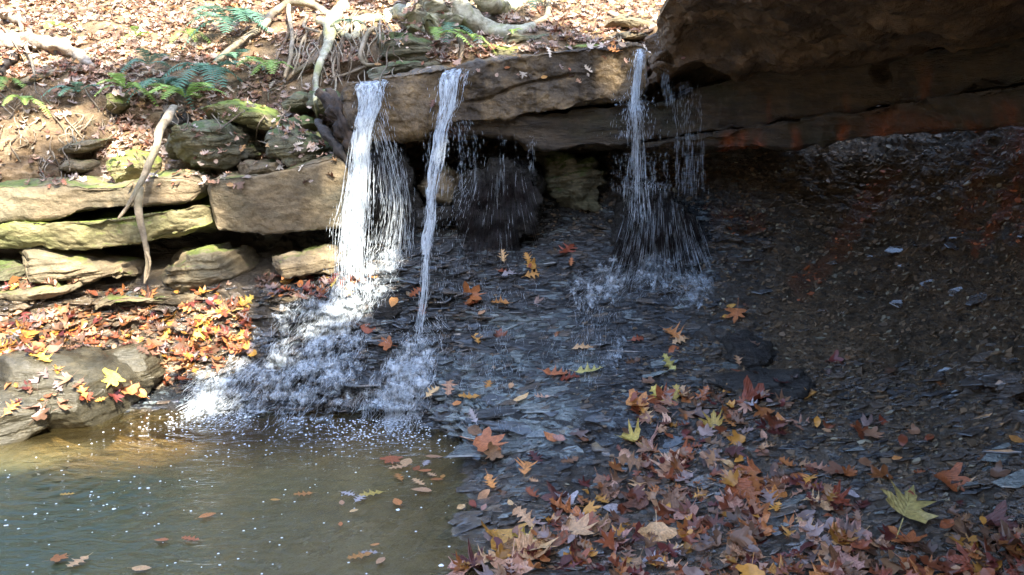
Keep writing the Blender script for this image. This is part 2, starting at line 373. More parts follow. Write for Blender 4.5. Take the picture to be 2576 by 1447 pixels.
wetpool = smooth(.02, -.09, P[..., 2])
# masks
alc = smooth(1650, 2050, U2 + (V2-700)*.35) * smooth(1300, 900, V2) + smooth(560, 430, V2)*.6
alc = np.clip(alc, 0, 1)
leftbank = smooth(720, 600, U2 + (V2-850)*.4)*smooth(1000, 900, V2 - (U2 < 300)*60)
amp = (1 - wetpool)
warp = fbm(P, 1.3, 3, 11)*.10 + P[..., 0]*.06 - P[..., 1]*.02
def terr(z, h, sharp=.22):
    L = z / h; f = np.floor(L); r = L - f; return (f + smooth(0, sharp, r)) * h - h*.5
L = P[..., 2] + warp
hv = np.array([0.085, .034])
dz1 = terr(L + fbm(P, (3.5, 3.5, 5), 4, 3)*.05, .12, .35) - L
dz2 = terr(L + fbm(P, (6, 6, 10), 4, 5)*.03, .045, .45) - L
k = amp * (1 - .7*alc)
flat = smooth(.95, .7, Nn[..., 2])
P[..., 2] += (dz1*.5 + dz2*.75) * k * (.3+.7*flat)
hd = np.stack([np.zeros_like(U2), -np.ones_like(U2), np.zeros_like(U2)], -1)
LL = L + fbm(P, (2.5, 2.5, 4), 4, 21)*.03
def plates(h, f, sd):
    c = np.floor(LL/h); q_ = np.stack([P[..., 0]*f, P[..., 1]*f*.4, c*3.3], -1)
    n_ = vn(q_, sd)*.7 + vn(q_*2.7, sd+1)*.3
    return n_ + .75*smooth(0, .95, LL/h-c)
P += hd * ((plates(.052, 5, 31)*.050 + plates(.024, 12, 34)*.030) * amp * (1-.45*alc)*(.4+.6*flat))[..., None]
P += Nn * (fbm(P, 1.6, 4, 41)*.04 + fbm(P, 9, 4, 42)*(.008+.024*alc) + fbm(P, 28, 3, 43)*(.003+.010*alc))[..., None]*(.3+.7*amp)[..., None]
# slabs on the pool bottom
# alcove hollows
for (hu, hv_, hr, dep) in [(2190, 480, 70, .10), (2420, 560, 60, .05), (1890, 870, 60, .05), (1330, 560, 60, .06), (2000, 960, 90, .03)]:
    q = np.exp(-(((U2-hu)/hr)**2+((V2-hv_)/(hr*.8))**2)); P -= Nn*(q*dep)[..., None]
wet = np.clip((1-alc) * (1-.35*leftbank), 0, 1)
wet *= .35 + .65*smooth(1330, 1080, V2 + (U2-1500)*.25)  # leafy flat at the front is duller
wet = np.clip(wet + .2*fbm(P, 1.5, 3, 77)*(1-alc), 0, 1)
rust = np.zeros_like(U2)
def streak(poly, w, s=1.):
    global rust
    A = np.array(poly, float); d = np.full(U2.shape, 1e9)
    for (a, b) in zip(A[:-1], A[1:]):
        ab = b-a; t = np.clip(((U2-a[0])*ab[0]+(V2-a[1])*ab[1])/(ab@ab), 0, 1)
        d = np.minimum(d, np.hypot(U2-a[0]-t*ab[0], V2-a[1]-t*ab[1]))
    d += fbm(P, 12, 3, 5)*w*.5
    rust = np.maximum(rust, s*smooth(w, w*.3, d))
streak([(2576, 280), (2560, 420), (2500, 520), (2465, 590), (2440, 640)], 22, 1)
streak([(2560, 300), (2576, 600)], 60, .5)
streak([(2470, 340), (2450, 470), (2400, 560)], 26, .35)
streak([(2230, 440), (2180, 500), (2140, 590), (2090, 650), (2020, 720)], 42, .45)
streak([(1800, 540), (1900, 560)], 30, .5)
streak([(1400, 400), (1390, 450)], 18, .7)
streak([(1060, 420), (1100, 470), (1130, 470)], 35, .35)
att = np.stack([wet, wetpool, rust, leftbank*(1-wetpool)], -1)
def soft(poly, w):
    A_ = np.array(poly, float); c_ = A_.mean(0); r_ = inpoly(U2, V2, poly).astype(float)
    for _ in range(w): r_ = (r_ + np.roll(r_, 3, 0)+np.roll(r_, -3, 0)+np.roll(r_, 2, 1)+np.roll(r_, -2, 1))/5
    return r_
pale = np.maximum(soft([(1090, 960), (1300, 950), (1440, 1010), (1450, 1130), (1300, 1160), (1180, 1120), (1120, 1050)], 14), .45*soft([(1180, 760), (1440, 780), (1450, 850), (1200, 830)], 14))
pale = np.maximum(pale, .35*soft([(1000, 880), (1500, 880), (1500, 1000), (1050, 980)], 14)); pale = np.maximum(pale, .3*soft([(1150, 1190), (1350, 1180), (1400, 1290), (1160, 1290)], 14))
bed = mesh_raw('stream_bed', P, grid_faces(*U2.shape), M['bed'], attr={'mask': att, 'pale': np.stack([pale, pale, pale, pale*0+1], -1)})
tag(bed, kind='structure')
# broken shale: thin bedding plates jutting from the slope, chips over the alcove wall
def plates_mesh(name, Pc, Nf, ax, a, b, t, tint, mat, seed, k=6):
    rs = np.random.RandomState(seed); n = len(Pc)
    Nf = Nf/np.linalg.norm(Nf, axis=1, keepdims=True); X_ = ax - (ax*Nf).sum(1, keepdims=True)*Nf; X_ /= np.linalg.norm(X_, axis=1, keepdims=True); Y_ = np.cross(Nf, X_)
    th = (np.arange(k)[None]+rs.uniform(-.40, .40, (n, k)))*2*math.pi/k; r = rs.uniform(.55, 1.2, (n, k))
    cx, cy = np.cos(th)*r, np.sin(th)*r
    def ring(sc_, z): return Pc[:, None] + X_[:, None]*(cx*a[:, None]*sc_)[..., None] + Y_[:, None]*(cy*b[:, None]*sc_)[..., None] + Nf[:, None]*(z*t)[:, None, None]
    V_ = np.concatenate([ring(.86, -1.), ring(1., -.1), ring(.93, .35), (Pc + Nf*(.4*t)[:, None])[:, None]], 1)
    i = np.arange(k); j = (i+1) % k; base = (np.arange(n)*(3*k+1))[:, None, None]
    Qd = np.concatenate([np.stack([i, j, j+k, i+k], -1), np.stack([i+k, j+k, j+2*k, i+2*k], -1)])[None]+base
    Tr = np.stack([i+2*k, j+2*k, np.full(k, 3*k)], -1)[None]+base
    C_ = np.repeat(np.concatenate([tint, np.ones((n, 1))], 1)[:, None], 3*k+1, 1)
    o = mesh_raw(name, V_, [Qd.reshape(-1, 4), Tr.reshape(-1, 3)], mat, smooth_=False, attr={'tint': C_}); return tag(o, kind='structure')
mm = NT('shale_plate'); tc = mm.attr('tint'); pp_ = mm.pos()
cc_ = mm.mix(mm.ramp(mm.noise(mm.pos((1, 1, 4)), 30, 5, .7), [(.35, 0), (.65, 1)]), mm.mix(.55, tc.outputs['Color'], (.01,.011,.012)), tc.outputs['Color'])
hb_ = mm.mth('ADD', mm.noise(mm.pos((.45, 1, 2.5)), 24, 4, .6), mm.mth('MULTIPLY', mm.noise(pp_, 70, 4, .7), .3))
M['plate'] = mm.done(mm.bsdf(cc_, mm.ramp(mm.noise(pp_, 5, 4), [(.35, .06), (.65, .26)]), mm.bump(hb_, 1., .035), 1., Coat_Weight=.8, Coat_Roughness=.05))
mm = NT('dry_shale_chip'); tc = mm.attr('tint'); M['chip'] = mm.done(mm.bsdf(tc.outputs['Color'], .6, mm.bump(mm.noise(mm.pos(), 90, 4, .7), .5, .006), .4))
rs = np.random.RandomState(12); nv__, nu__ = U2.shape
def pick(n, fn):
    ii = rs.randint(40, nv__-20, n*6); jj = rs.randint(0, nu__, n*6)
    area = np.linalg.norm(np.cross(P[ii, jj]-P[ii, np.minimum(jj+1, nu__-1)], P[ii, jj]-P[ii+1, jj]), axis=1)
    pr = fn(U2[ii, jj], V2[ii, jj], P[ii, jj], Nn[ii, jj])*np.clip(area/np.percentile(area, 90), 0, 1); k_ = rs.rand(n*6) < pr
    return ii[k_][:n], jj[k_][:n]
def dens_p(u, v, p_, n_): return ((p_[:, 2] > -.01) & (v > 560) & (u > -100) & (u < 2700)) * (1-.75*smooth(1700, 2200, u+(v-700)*.3)*smooth(1000, 850, v)) * np.where((u < 900) & (v < 720), .0, 1) * (1-.9*smooth(1650, 1900, u+(v-700)*.3)*smooth(980, 820, v)) * (.45+.55*(vn(p_*3.1, 6) > -.1)) * smooth(1.0, .88, n_[:, 2]*.9)
ii, jj = pick(17000, dens_p); n_ = len(ii); Pc = P[ii, jj].copy(); Nn_p = Nn[ii, jj]; fl_ = smooth(.80, .97, Nn_p[:, 2])
a_ = (rs.gamma(2.2, .019, n_)+.016)*(1-.35*fl_); b_ = a_*rs.uniform(.28, .65, n_); t_ = rs.uniform(.004, .013, n_)*(1-.5*fl_)
N_ = np.stack([rs.normal(-.06, .16, n_), rs.normal(-.34, .26, n_), np.ones(n_)], 1)*(1-fl_)[:, None] + (Nn_p+rs.normal(0, .05, (n_, 3)))*fl_[:, None]
Pc[:, 1] += (b_*.75 - rs.uniform(.0, .026, n_))*(1-fl_); Pc[:, 2] += rs.uniform(-.004, .008, n_)
pa = pale[ii, jj]; al_ = alc[ii, jj]; lb_ = leftbank[ii, jj]
r_ = rs.rand(n_); tint = np.array([.015, .017, .018])[None]*rs.uniform(.4, 1.9, (n_, 1))
isp = r_ < (.05+.6*pa)*(1-.75*al_); tint[isp] = np.array([.15, .175, .165])*rs.uniform(.5, 1.5, (isp.sum(), 1))
isb = rs.rand(n_) < .25+.7*np.clip(smooth(1060, 1300, V2[ii, jj])+al_, 0, 1); tint[isb & ~isp] = np.array([.066, .045, .025])*rs.uniform(.4, 1.7, ((isb & ~isp).sum(), 1))
isl = rs.rand(n_) < lb_*.9; tint[isl] = np.array([.15, .11, .065])*rs.uniform(.4, 1.6, (isl.sum(), 1))
plates_mesh('shale_plates', Pc, N_, np.stack([np.ones(n_), rs.normal(0, .25, n_), rs.normal(-.05, .08, n_)], 1), a_, b_, t_, tint, M['plate'], 5)
def dens_l(u, v, p_, n_): return ((p_[:, 2] > .05) & (v > 590) & (v < 1140) & (u > 700) & (u < 2000) & (n_[:, 2] < .97)) * (.25+.75*smooth(1500, 1250, u)*smooth(720, 800, v))
ii, jj = pick(420, dens_l); n_ = len(ii); Pc = P[ii, jj].copy(); a_ = rs.uniform(.10, .42, n_); b_ = rs.uniform(.05, .10, n_); t_ = rs.uniform(.010, .022, n_)
N_ = np.stack([rs.normal(-.06, .05, n_), rs.normal(-.20, .10, n_), np.ones(n_)], 1); Pc[:, 1] += b_*.72 - rs.uniform(.0, .03, n_)
tint = np.array([.016, .018, .019])[None]*rs.uniform(.5, 2.4, (n_, 1)); isp = rs.rand(n_) < .12+.6*pale[ii, jj]; tint[isp] = np.array([.15, .175, .165])*rs.uniform(.5, 1.4, (isp.sum(), 1))
plates_mesh('shale_ledges', Pc, N_, np.stack([np.ones(n_), rs.normal(0, .08, n_), rs.normal(-.06, .04, n_)], 1), a_, b_, t_, tint, M['plate'], 7, 18)
def dens_c(u, v, p_, n_): return ((u > 1000) & (v < 1330) & (v > 330) & (p_[:, 2] > .02)) * np.clip(alc_at(u, v)+.12, 0, 1)
def alc_at(u, v): return np.clip(smooth(1650, 1950, u+(v-700)*.35)*smooth(1330, 1100, v)+smooth(600, 470, v)*.7, 0, 1)
ii, jj = pick(24000, dens_c); n_ = len(ii); Pc = P[ii, jj] + Nn[ii, jj]*rs.uniform(-.002, .006, n_)[:, None]
a_ = rs.gamma(2.0, .0040, n_)+.004; b_ = a_*rs.uniform(.45, .9, n_); t_ = a_*.25
tint = np.array([.105, .070, .037])[None]*rs.uniform(.6, 1.35, (n_, 1)); q_ = rs.rand(n_); tint[q_ < .16] = np.array([.16, .145, .10])*rs.uniform(.6, 1.5, ((q_ < .16).sum(), 1))
ru_ = rust[ii, jj]; qr = rs.rand(n_) < ru_*.8; tint[qr] = np.array([.26, .075, .022])*rs.uniform(.4, 1.3, (qr.sum(), 1))
plates_mesh('shale_chips', Pc, Nn[ii, jj]+rs.normal(0, .32, (n_, 3)), np.stack([np.ones(n_), rs.normal(0, .5, n_), rs.normal(0, .3, n_)], 1), a_, b_, t_, tint, M['chip'], 6, 5)
# wide ground sheet further out, below everything
def simple_grid(name, x0, x1, y0, y1, n, zf, mat):
    X, Y = np.meshgrid(np.linspace(x0, x1, n), np.linspace(y0, y1, n)); Z = zf(X, Y)
    return mesh_raw(name, np.stack([X, Y, Z], -1), grid_faces(n, n), mat)
g = simple_grid('ground', -60, 60, -60, 60, 120, lambda X, Y: -.75 + 0*X, M['soil']); tag(g, kind='structure')

# the other side of the gorge, behind and beside the viewer
az = np.linspace(R(150), R(410), 160); rr0 = np.linspace(0, 1, 40)
AZ, RR = np.meshgrid(az, rr0); rad = 8.5 + RR*22 + 1.5*np.sin(AZ*3)
zb = -.75 + 13*smooth(0, .75, RR) + 2*RR
BK = np.stack([np.cos(AZ)*rad, np.sin(AZ)*rad, zb], -1); BK[..., 2] += fbm(BK, .3, 3, 88)*.8*smooth(0, .2, RR)
o = mesh_raw('hills', BK, grid_faces(40, 160), M['soil2']); tag(o, kind='structure')
# pool water
wo = mesh_raw('pool_water', np.array([[-9, -1, 0], [1.5, -1, 0], [1.5, 6.4, 0], [-9, 6.4, 0]]), np.array([[0, 1, 2, 3]]), M['water']); tag(wo, kind='structure')

# ------------------------------------------------------------------ hillside
HU = [-1600, -500, 0, 300, 650, 850, 1100, 1400, 1650, 2000, 2600]
HT = [
 (520, [6.35, 6.35, 6.35, 6.4, 6.5, 6.7, 7.2, 7.2, 7.2, 7.2, 7.2]),
 (440, [6.35, 6.4, 6.42, 6.45, 6.55, 6.8, 7.3, 7.3, 7.3, 7.3, 7.3]),
 (360, [6.55, 6.6, 6.6, 6.65, 6.7, 6.9, 7.2, 7.2, 7.2, 7.2, 7.2]),
 (280, [6.8, 6.85, 6.85, 6.9, 6.95, 7.0, 7.0, 7.1, 7.1, 7.1, 7.1]),
 (200, [7.1, 7.15, 7.2, 7.2, 7.2, 7.1, 6.9, 6.9, 7.0, 7.0, 7.0]),
 (140, [7.5, 7.5, 7.55, 7.5, 7.45, 7.3, 7.05, 6.75, 6.75, 6.7, 6.7]),
 (80,  [8.0, 8.0, 8.0, 7.95, 7.8, 7.6, 7.4, 7.2, 7.0, 6.9, 6.9]),
 (20,  [8.6, 8.6, 8.6, 8.5, 8.3, 8.1, 7.9, 7.8, 7.9, 7.8, 7.8]),
 (-60, [9.4, 9.4, 9.4, 9.3, 9.1, 8.9, 8.8, 9.0, 9.4, 9.4, 9.4]),
 (-250, [12.5]*11), (-700, [22]*11), (-1100, [34]*11)]
hu = np.linspace(-1600, 2600, 620); hv2 = np.concatenate([np.linspace(520, -80, 330)[:-1], np.linspace(-80, -1100, 60)])
HG = table_grid(HU, HT, hu, hv2); UH, VH = np.meshgrid(hu, hv2); PH = at(UH, VH, HG)
NH = normals(PH); NH *= np.sign((NH*(np.array([0, 0, CZ])-PH)).sum(-1))[..., None]
PH += NH * (fbm(PH, 1.4, 4, 51)*.06 + fbm(PH, 7, 4, 52)*.025)[..., None]
# lumpy bank of bare soil at the left
bank = inpoly(UH, VH, [(-300, 200), (260, 200), (300, 330), (230, 470), (-300, 480)])
PH += NH * ((fbm(PH, (11, 11, 20), 4, 57)*.04)*bank)[..., None]
for (cu, cv, ru, rv, dep) in [(175, 385, 50, 22, .16), (415, 315, 45, 22, .22), (60, 380, 25, 12, .05), (560, 480, 60, 25, .3), (480, 430, 40, 25, .2), (905, 180, 60, 20, .2)]:
    q = np.exp(-(((UH-cu)/ru)**4+((VH-cv)/rv)**4)); PH -= NH*(q*dep)[..., None]
hill = mesh_raw('hillside', PH, grid_faces(*UH.shape), M['soil']); tag(hill, kind='structure')

# ------------------------------------------------------------------ slabs
def line_at(L, s):
    """polyline of (u,v,Y) -> world at normalised s, linear in world with light smoothing"""
    A = np.array(L, float); W3 = at(A[:, 0], A[:, 1], A[:, 2])
    d = np.concatenate([[0], np.cumsum(np.linalg.norm(np.diff(W3, axis=0), axis=1))]); d /= d[-1]
    return np.stack([np.interp(s, d, W3[:, k]) for k in range(3)], -1)
def withY(L, Yf): return [(u, v, Yf(u)) for u, v in L]
def slab(name, top, bot, depth, mat, res=.012, rise=0., seed=0, rough=(.03, .012, .004), lay=.0, layh=.03, edge=.03, carve=(), bulge=0., parent=None, cap=True, mask=None):
    L = np.linalg.norm(np.diff(line_at(top, np.linspace(0, 1, 30)), axis=0), axis=1).sum()
    n = max(24, int(L/res)); s = np.linspace(0, 1, n)
    T = line_at(top, s); B = line_at(bot, s)
    hgt = np.linalg.norm(T-B, axis=1).mean(); m = max(8, int(hgt/res)); mb = max(6, int(depth/(res*2.2)))
    back = np.array([0, depth, rise])
    rows = []
    for k in range(mb): rows.append(T + back*(1-k/mb))
    for k in range(m+1):
        t = k/m; e = min(t, 1-t)*hgt; ins = edge*(1-math.sqrt(1-(1-min(1, e/edge))**2)) if edge > 0 else 0
        q = T*(1-t)+B*t; q = q + np.array([0, ins - bulge*math.sin(math.pi*t), 0]); rows.append(q)
    for k in range(1, mb+1): rows.append(B + back*(k/mb)*np.array([1, 1, .3]))
    Pq = np.stack(rows, 0)        # (loop, along, 3)
    Nq = normals(Pq); c = Pq.mean(0)[None]
    Nq *= np.sign((Nq*(Pq-c)).sum(-1)+1e-9)[..., None]
    d = fbm(Pq, 1.8, 3, seed)*rough[0] + fbm(Pq, 8, 3, seed+5)*rough[1] + fbm(Pq, 35, 2, seed+9)*rough[2]
    if lay: d = d*1.25 - np.abs(fbm(Pq, (2.2, 2.2, 3.5), 3, seed+77))*.034 + 1.5*vn(np.stack([Pq[..., 0]*4, Pq[..., 1]*2, np.floor((Pq[..., 2]+Pq[..., 0]*.04+fbm(Pq, 3, 2, seed)*.02)/layh)*3.7], -1), seed+3)*lay
    for (cl, w, dep) in carve:
        cc = np.array(cl, float); cw = at(cc[:, 0], cc[:, 1], cc[:, 2])
        d = d - dep*smooth(w, w*.2, segdist(Pq, cw))
    if cap:
        Pq = Pq + Nq*d[..., None]
        ends = []
        cs = np.minimum(s, 1-s)*L; rr = min(.12, hgt*.4); f = np.where(cs < rr, np.sqrt(np.clip(1-(1-cs/rr)**2, .0, 1)), 1.)
        f = .15+.85*f; f[0] = f[-1] = .02
        cen = (T+B)/2 + back*.5
        Pq = cen[None] + (Pq-cen[None])*np.stack([np.ones_like(f), .4+.6*f, f], -1)[None]
    a = None
    if mask is not None: a = {'mask': mask(Pq).transpose(1, 0, 2)}
    return mesh_raw(name, Pq.transpose(1, 0, 2), grid_faces(n, Pq.shape[0], wrap=True), mat, parent, attr=a)

YL = lambda u: float(np.interp(u, [850, 1150, 1620, 1717, 2000, 2251, 2576, 3500], [6.12, 6.02, 5.92, 5.8, 5.4, 5.0, 4.3, 2.9]))
o = slab('rock_ledge', withY([(838, 222), (900, 202), (1000, 186), (1130, 166), (1240, 152), (1330, 138), (1450, 115), (1540, 106), (1640, 92)], lambda u: YL(u)-.02),
         withY([(838, 330), (920, 354), (1000, 348), (1080, 326), (1136, 311), (1292, 296), (1456, 276), (1580, 262), (1640, 256)], YL), 1.1, M['ledge'], .008, .03, 3,
         (.03, .014, .005), lay=.004, layh=.06, edge=.012,
         carve=[([(1120, 262, 6), (1160, 257, 6), (1210, 254, 6), (1250, 240, 6), (1293, 220, 5.97), (1340, 208, 5.97), (1395, 197, 5.95), (1440, 190, 5.95)], .018, .03)])
tag(o, 'long wet brown sandstone ledge whose lip the waterfalls pour over', 'rock ledge')
def bandmask(stains):
    def f(Pq):
        d = Pq - np.array([0, 0, CZ]); fy = d[..., 1]*CP - d[..., 2]*SP; up = d[..., 1]*SP + d[..., 2]*CP
        uu = W/2 + F*d[..., 0]/fy; vv_ = H/2 - F*up/fy; r = np.zeros(uu.shape)
        for (u0, w, v0, v1, st) in stains:
            nz_ = fbm(Pq, (9, 9, 5), 4, int(u0) % 97)
            r = np.maximum(r, st*smooth(w*1.5, 0, np.abs(uu-u0+nz_*w*.9))*smooth(-.6, .5, nz_+.35+(vv_-v0)/(v1-v0)*.8)*smooth(v0-16, v0+26, vv_))
        return np.stack([r, r*0, r*0, r*0+1], -1)
    return f
mb1 = bandmask([(1350, 30, 350, 380, .0), (1100, 50, 310, 340, .7), (2130, 12, 235, 330, .25), (2330, 16, 160, 300, .35), (1930, 10, 240, 330, .35)])
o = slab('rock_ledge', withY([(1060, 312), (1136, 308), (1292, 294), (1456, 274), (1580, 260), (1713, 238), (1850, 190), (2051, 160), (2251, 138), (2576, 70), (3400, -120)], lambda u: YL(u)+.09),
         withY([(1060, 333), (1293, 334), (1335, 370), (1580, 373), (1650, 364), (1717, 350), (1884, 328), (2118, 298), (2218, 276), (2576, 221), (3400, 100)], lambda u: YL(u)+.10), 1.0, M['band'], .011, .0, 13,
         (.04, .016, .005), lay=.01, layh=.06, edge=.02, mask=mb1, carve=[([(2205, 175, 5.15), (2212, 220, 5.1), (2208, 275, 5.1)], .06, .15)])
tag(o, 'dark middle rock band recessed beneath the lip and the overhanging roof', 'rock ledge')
mb2 = bandmask([(1830, 22, 330, 385, 1), (1868, 16, 330, 385, 1), (1905, 14, 330, 385, .8), (2000, 12, 320, 370, .7), (2120, 16, 300, 370, .8), (2220, 26, 270, 365, .7), (2260, 60, 270, 360, .35), (2350, 60, 290, 350, .35), (2450, 30, 300, 345, .5), (2530, 40, 250, 330, .5)])
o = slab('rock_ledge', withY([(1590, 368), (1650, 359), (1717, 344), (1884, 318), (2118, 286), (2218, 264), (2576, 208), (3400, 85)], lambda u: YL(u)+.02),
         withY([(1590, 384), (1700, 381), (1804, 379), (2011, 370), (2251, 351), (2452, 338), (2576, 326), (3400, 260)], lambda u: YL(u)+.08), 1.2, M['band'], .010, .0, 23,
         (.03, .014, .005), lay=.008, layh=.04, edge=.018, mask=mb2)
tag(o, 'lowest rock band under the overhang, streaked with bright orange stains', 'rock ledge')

# overhanging roof block
RU = [1648, 1700, 1780, 1900, 2051, 2251, 2576, 3400]
edgev = [208, 188, 168, 192, 184, 162, 102, -90]
rows = []
def rowat(vals): return at(np.array([a for a, b, c in vals]), np.array([b for a, b, c in vals]), np.array([c for a, b, c in vals]))
Yb = [YL(u)-.10 for u in RU]
r0 = list(zip(RU, [e+6 for e in edgev], [y+.25 for y in Yb]))
r1 = list(zip(RU, edgev, Yb))
r2 = list(zip([1636, 1690, 1780, 1900, 2051, 2251, 2576, 3400], [150, 140, 125, 130, 125, 100, 50, -140], [5.75, 5.6, 5.45, 5.15, 4.85, 4.4, 3.7, 2.4]))
r3 = list(zip([1642, 1700, 1790, 1910, 2060, 2260, 2576, 3400], [80, 75, 65, 60, 55, 40, 0, -200], [5.72, 5.35, 5.1, 4.7, 4.4, 3.9, 3.3, 2.1]))
r4 = list(zip([1668, 1730, 1810, 1920, 2070, 2270, 2600, 3400], [28, 20, 10, 5, 0, -10, -60, -300], [5.25, 4.95, 4.65, 4.3, 4.0, 3.5, 3.0, 1.9]))
r5 = list(zip([1706, 1760, 1840, 1950, 2090, 2300, 2640, 3500], [-12, -20, -30, -40, -50, -60, -130, -420], [4.75, 4.5, 4.25, 3.9, 3.6, 3.2, 2.7, 1.6]))
Wr = [rowat(r) for r in (r0, r1, r2, r3, r4, r5)]; Wr[0] = Wr[1] + np.array([0, 1.3, -.02])
last = Wr[-1]
far = last.copy(); far[:, 1] = np.linspace(3.2, 1.2, 8); far[:, 2] = 2.55; far[:, 0] += .15
far2 = far.copy(); far2[:, 1] -= 2.2; far2[:, 2] = 2.75; far2[:, 0] = np.linspace(1.5, 5, 8)
far3 = far2.copy(); far3[:, 1] -= 3; far3[:, 2] = 2.9
ctl = np.stack(Wr + [far, far2, far3], 0)      # (9, 8, 3)
nu_, nv_ = 260, 300
tt = np.linspace(0, 8, nv_); ss = np.linspace(0, 7, nu_)
A1 = cr(ctl.reshape(9, -1), tt).reshape(nv_, 8, 3); A2 = cr(A1.transpose(1, 0, 2).reshape(8, -1), ss).reshape(nu_, nv_, 3).transpose(1, 0, 2)
NR = normals(A2); NR *= np.sign((NR*np.array([0, -.3, -1.])).sum(-1))[..., None]
dr = fbm(A2, 1.5, 4, 61)*.05 + fbm(A2, 6, 4, 62)*.028 + fbm(A2, (9, 9, 26), 3, 69)*.008 + (np.floor(fbm(A2, (1.6, 2.2, 2), 3, 70)*4)/4)*.035 + np.abs(fbm(A2, (2.5, 2.5, 2.5), 3, 66))*-.05 + fbm(A2, 40, 2, 65)*.004
A2 = A2 + NR*dr[..., None]
topz = 3.0
Tn = A2.copy(); Tn[..., 2] = np.minimum(topz, A2[..., 2] + .03 + (A2[..., 0]-A2[:, :1, 0])*.45) + np.clip((A2[..., 0]-A2[:, :1, 0])*3, 0, 1)*fbm(A2, 1.5, 3, 63)*.04; Tn[0, :, 1] += .2
# shell: underside + side wall rings + top
V = np.concatenate([A2.reshape(-1, 3), Tn.reshape(-1, 3)]); n0 = nu_*nv_
Fq = grid_faces(nv_, nu_); Ft = Fq[:, ::-1] + n0
ring = np.concatenate([np.arange(nu_), np.arange(1, nv_)*nu_+nu_-1, (nv_-1)*nu_+np.arange(nu_-2, -1, -1), np.arange(nv_-2, 0, -1)*nu_])
r2_ = np.roll(ring, -1); Fs = np.stack([ring, r2_, r2_+n0, ring+n0], -1)
o = mesh_raw('rock_overhang', V, [Fq, Ft, Fs], M['roof']); tag(o, 'huge dark rock roof jutting out over the alcove', 'rock overhang')
# cliff above and to the right, shading the alcove
def cliffz(X, Y): return 0*X
o = slab('cliff', [(3300, 300, 4.3), (3600, 200, 3.2), (4600, -200, 1.8)], [(3300, 1200, 3.6), (3600, 1600, 2.6), (4600, 2600, 1.4)], 2.0, M['roof'], .06, 0, 5, (.1, .05, .01))
tag(o, kind='structure')

# unseen right-hand gorge wall, added beyond the frame to keep light off the alcove
sy = np.linspace(0, 3, 160); wl = cr(np.array([[3.3, 5.4], [2.75, 3.2], [2.9, .5], [3.6, -5]]), sy); zz = np.linspace(-.7, 3.3, 90)
WX = np.stack([np.repeat(wl[None, :, 0], 90, 0), np.repeat(wl[None, :, 1], 90, 0), np.repeat(zz[:, None], 160, 1)], -1)
WX[..., 0] += fbm(WX, (1, 1, 2), 4, 71)*.15 + (1.3-np.abs(zz-1.3))[:, None]*.15
o = mesh_raw('cliff', WX, grid_faces(90, 160), M['roof']); tag(o, kind='structure')
# left ledges
o = slab('rock_slab', [(-500, 478, 5.9), (0, 470, 5.93), (120, 468, 5.95), (270, 470, 5.95), (380, 452, 5.95), (450, 446, 5.96), (500, 462, 5.98)],
         [(-500, 560, 5.9), (0, 557, 5.93), (150, 546, 5.95), (235, 536, 5.95), (380, 519, 5.96), (450, 512, 5.97), (500, 496, 6.0)], .75, M['tan'], .009, .04, 101, (.025, .01, .003), edge=.03, lay=.006, layh=.04)
tag(o, 'upper tan slab of the rock bank, above the mossy one', 'rock slab')
o = slab('rock_slab', [(-500, 568, 5.88), (0, 562, 5.9), (150, 551, 5.9), (235, 541, 5.92), (380, 524, 5.93), (470, 515, 5.95), (515, 500, 5.98)],
         [(-500, 636, 5.96), (0, 628, 5.98), (140, 634, 5.98), (250, 636, 5.98), (330, 628, 5.98), (400, 608, 6.0), (470, 595, 6.0), (540, 584, 6.02)], .7, M['mossy'], .009, 0, 111, (.03, .012, .003), edge=.025, bulge=.03, lay=.004)
tag(o, 'thick slab with bright green moss on its sunlit face', 'rock slab')
o = slab('rock_slab', [(500, 470, 6.02), (520, 452, 5.98), (580, 441, 5.95), (640, 438, 5.93), (700, 426, 5.93), (780, 411, 5.95), (850, 398, 5.98), (905, 400, 6.02)],
         [(520, 560, 6.05), (545, 586, 6.02), (600, 592, 6.0), (660, 600, 5.98), (740, 593, 5.98), (820, 586, 6.0), (885, 577, 6.02), (905, 560, 6.1)], .75, M['tan'], .008, .05, 121, (.03, .012, .003), edge=.03, bulge=.02,
         carve=[([(520, 500, 5.93), (555, 560, 5.93), (575, 590, 5.95)], .02, .03), ([(600, 500, 5.9), (650, 555, 5.9), (690, 592, 5.9)], .012, .015)])
tag(o, 'large smooth tan sandstone block just left of the first waterfall', 'rock slab')
# dark recess back wall already in stream bed

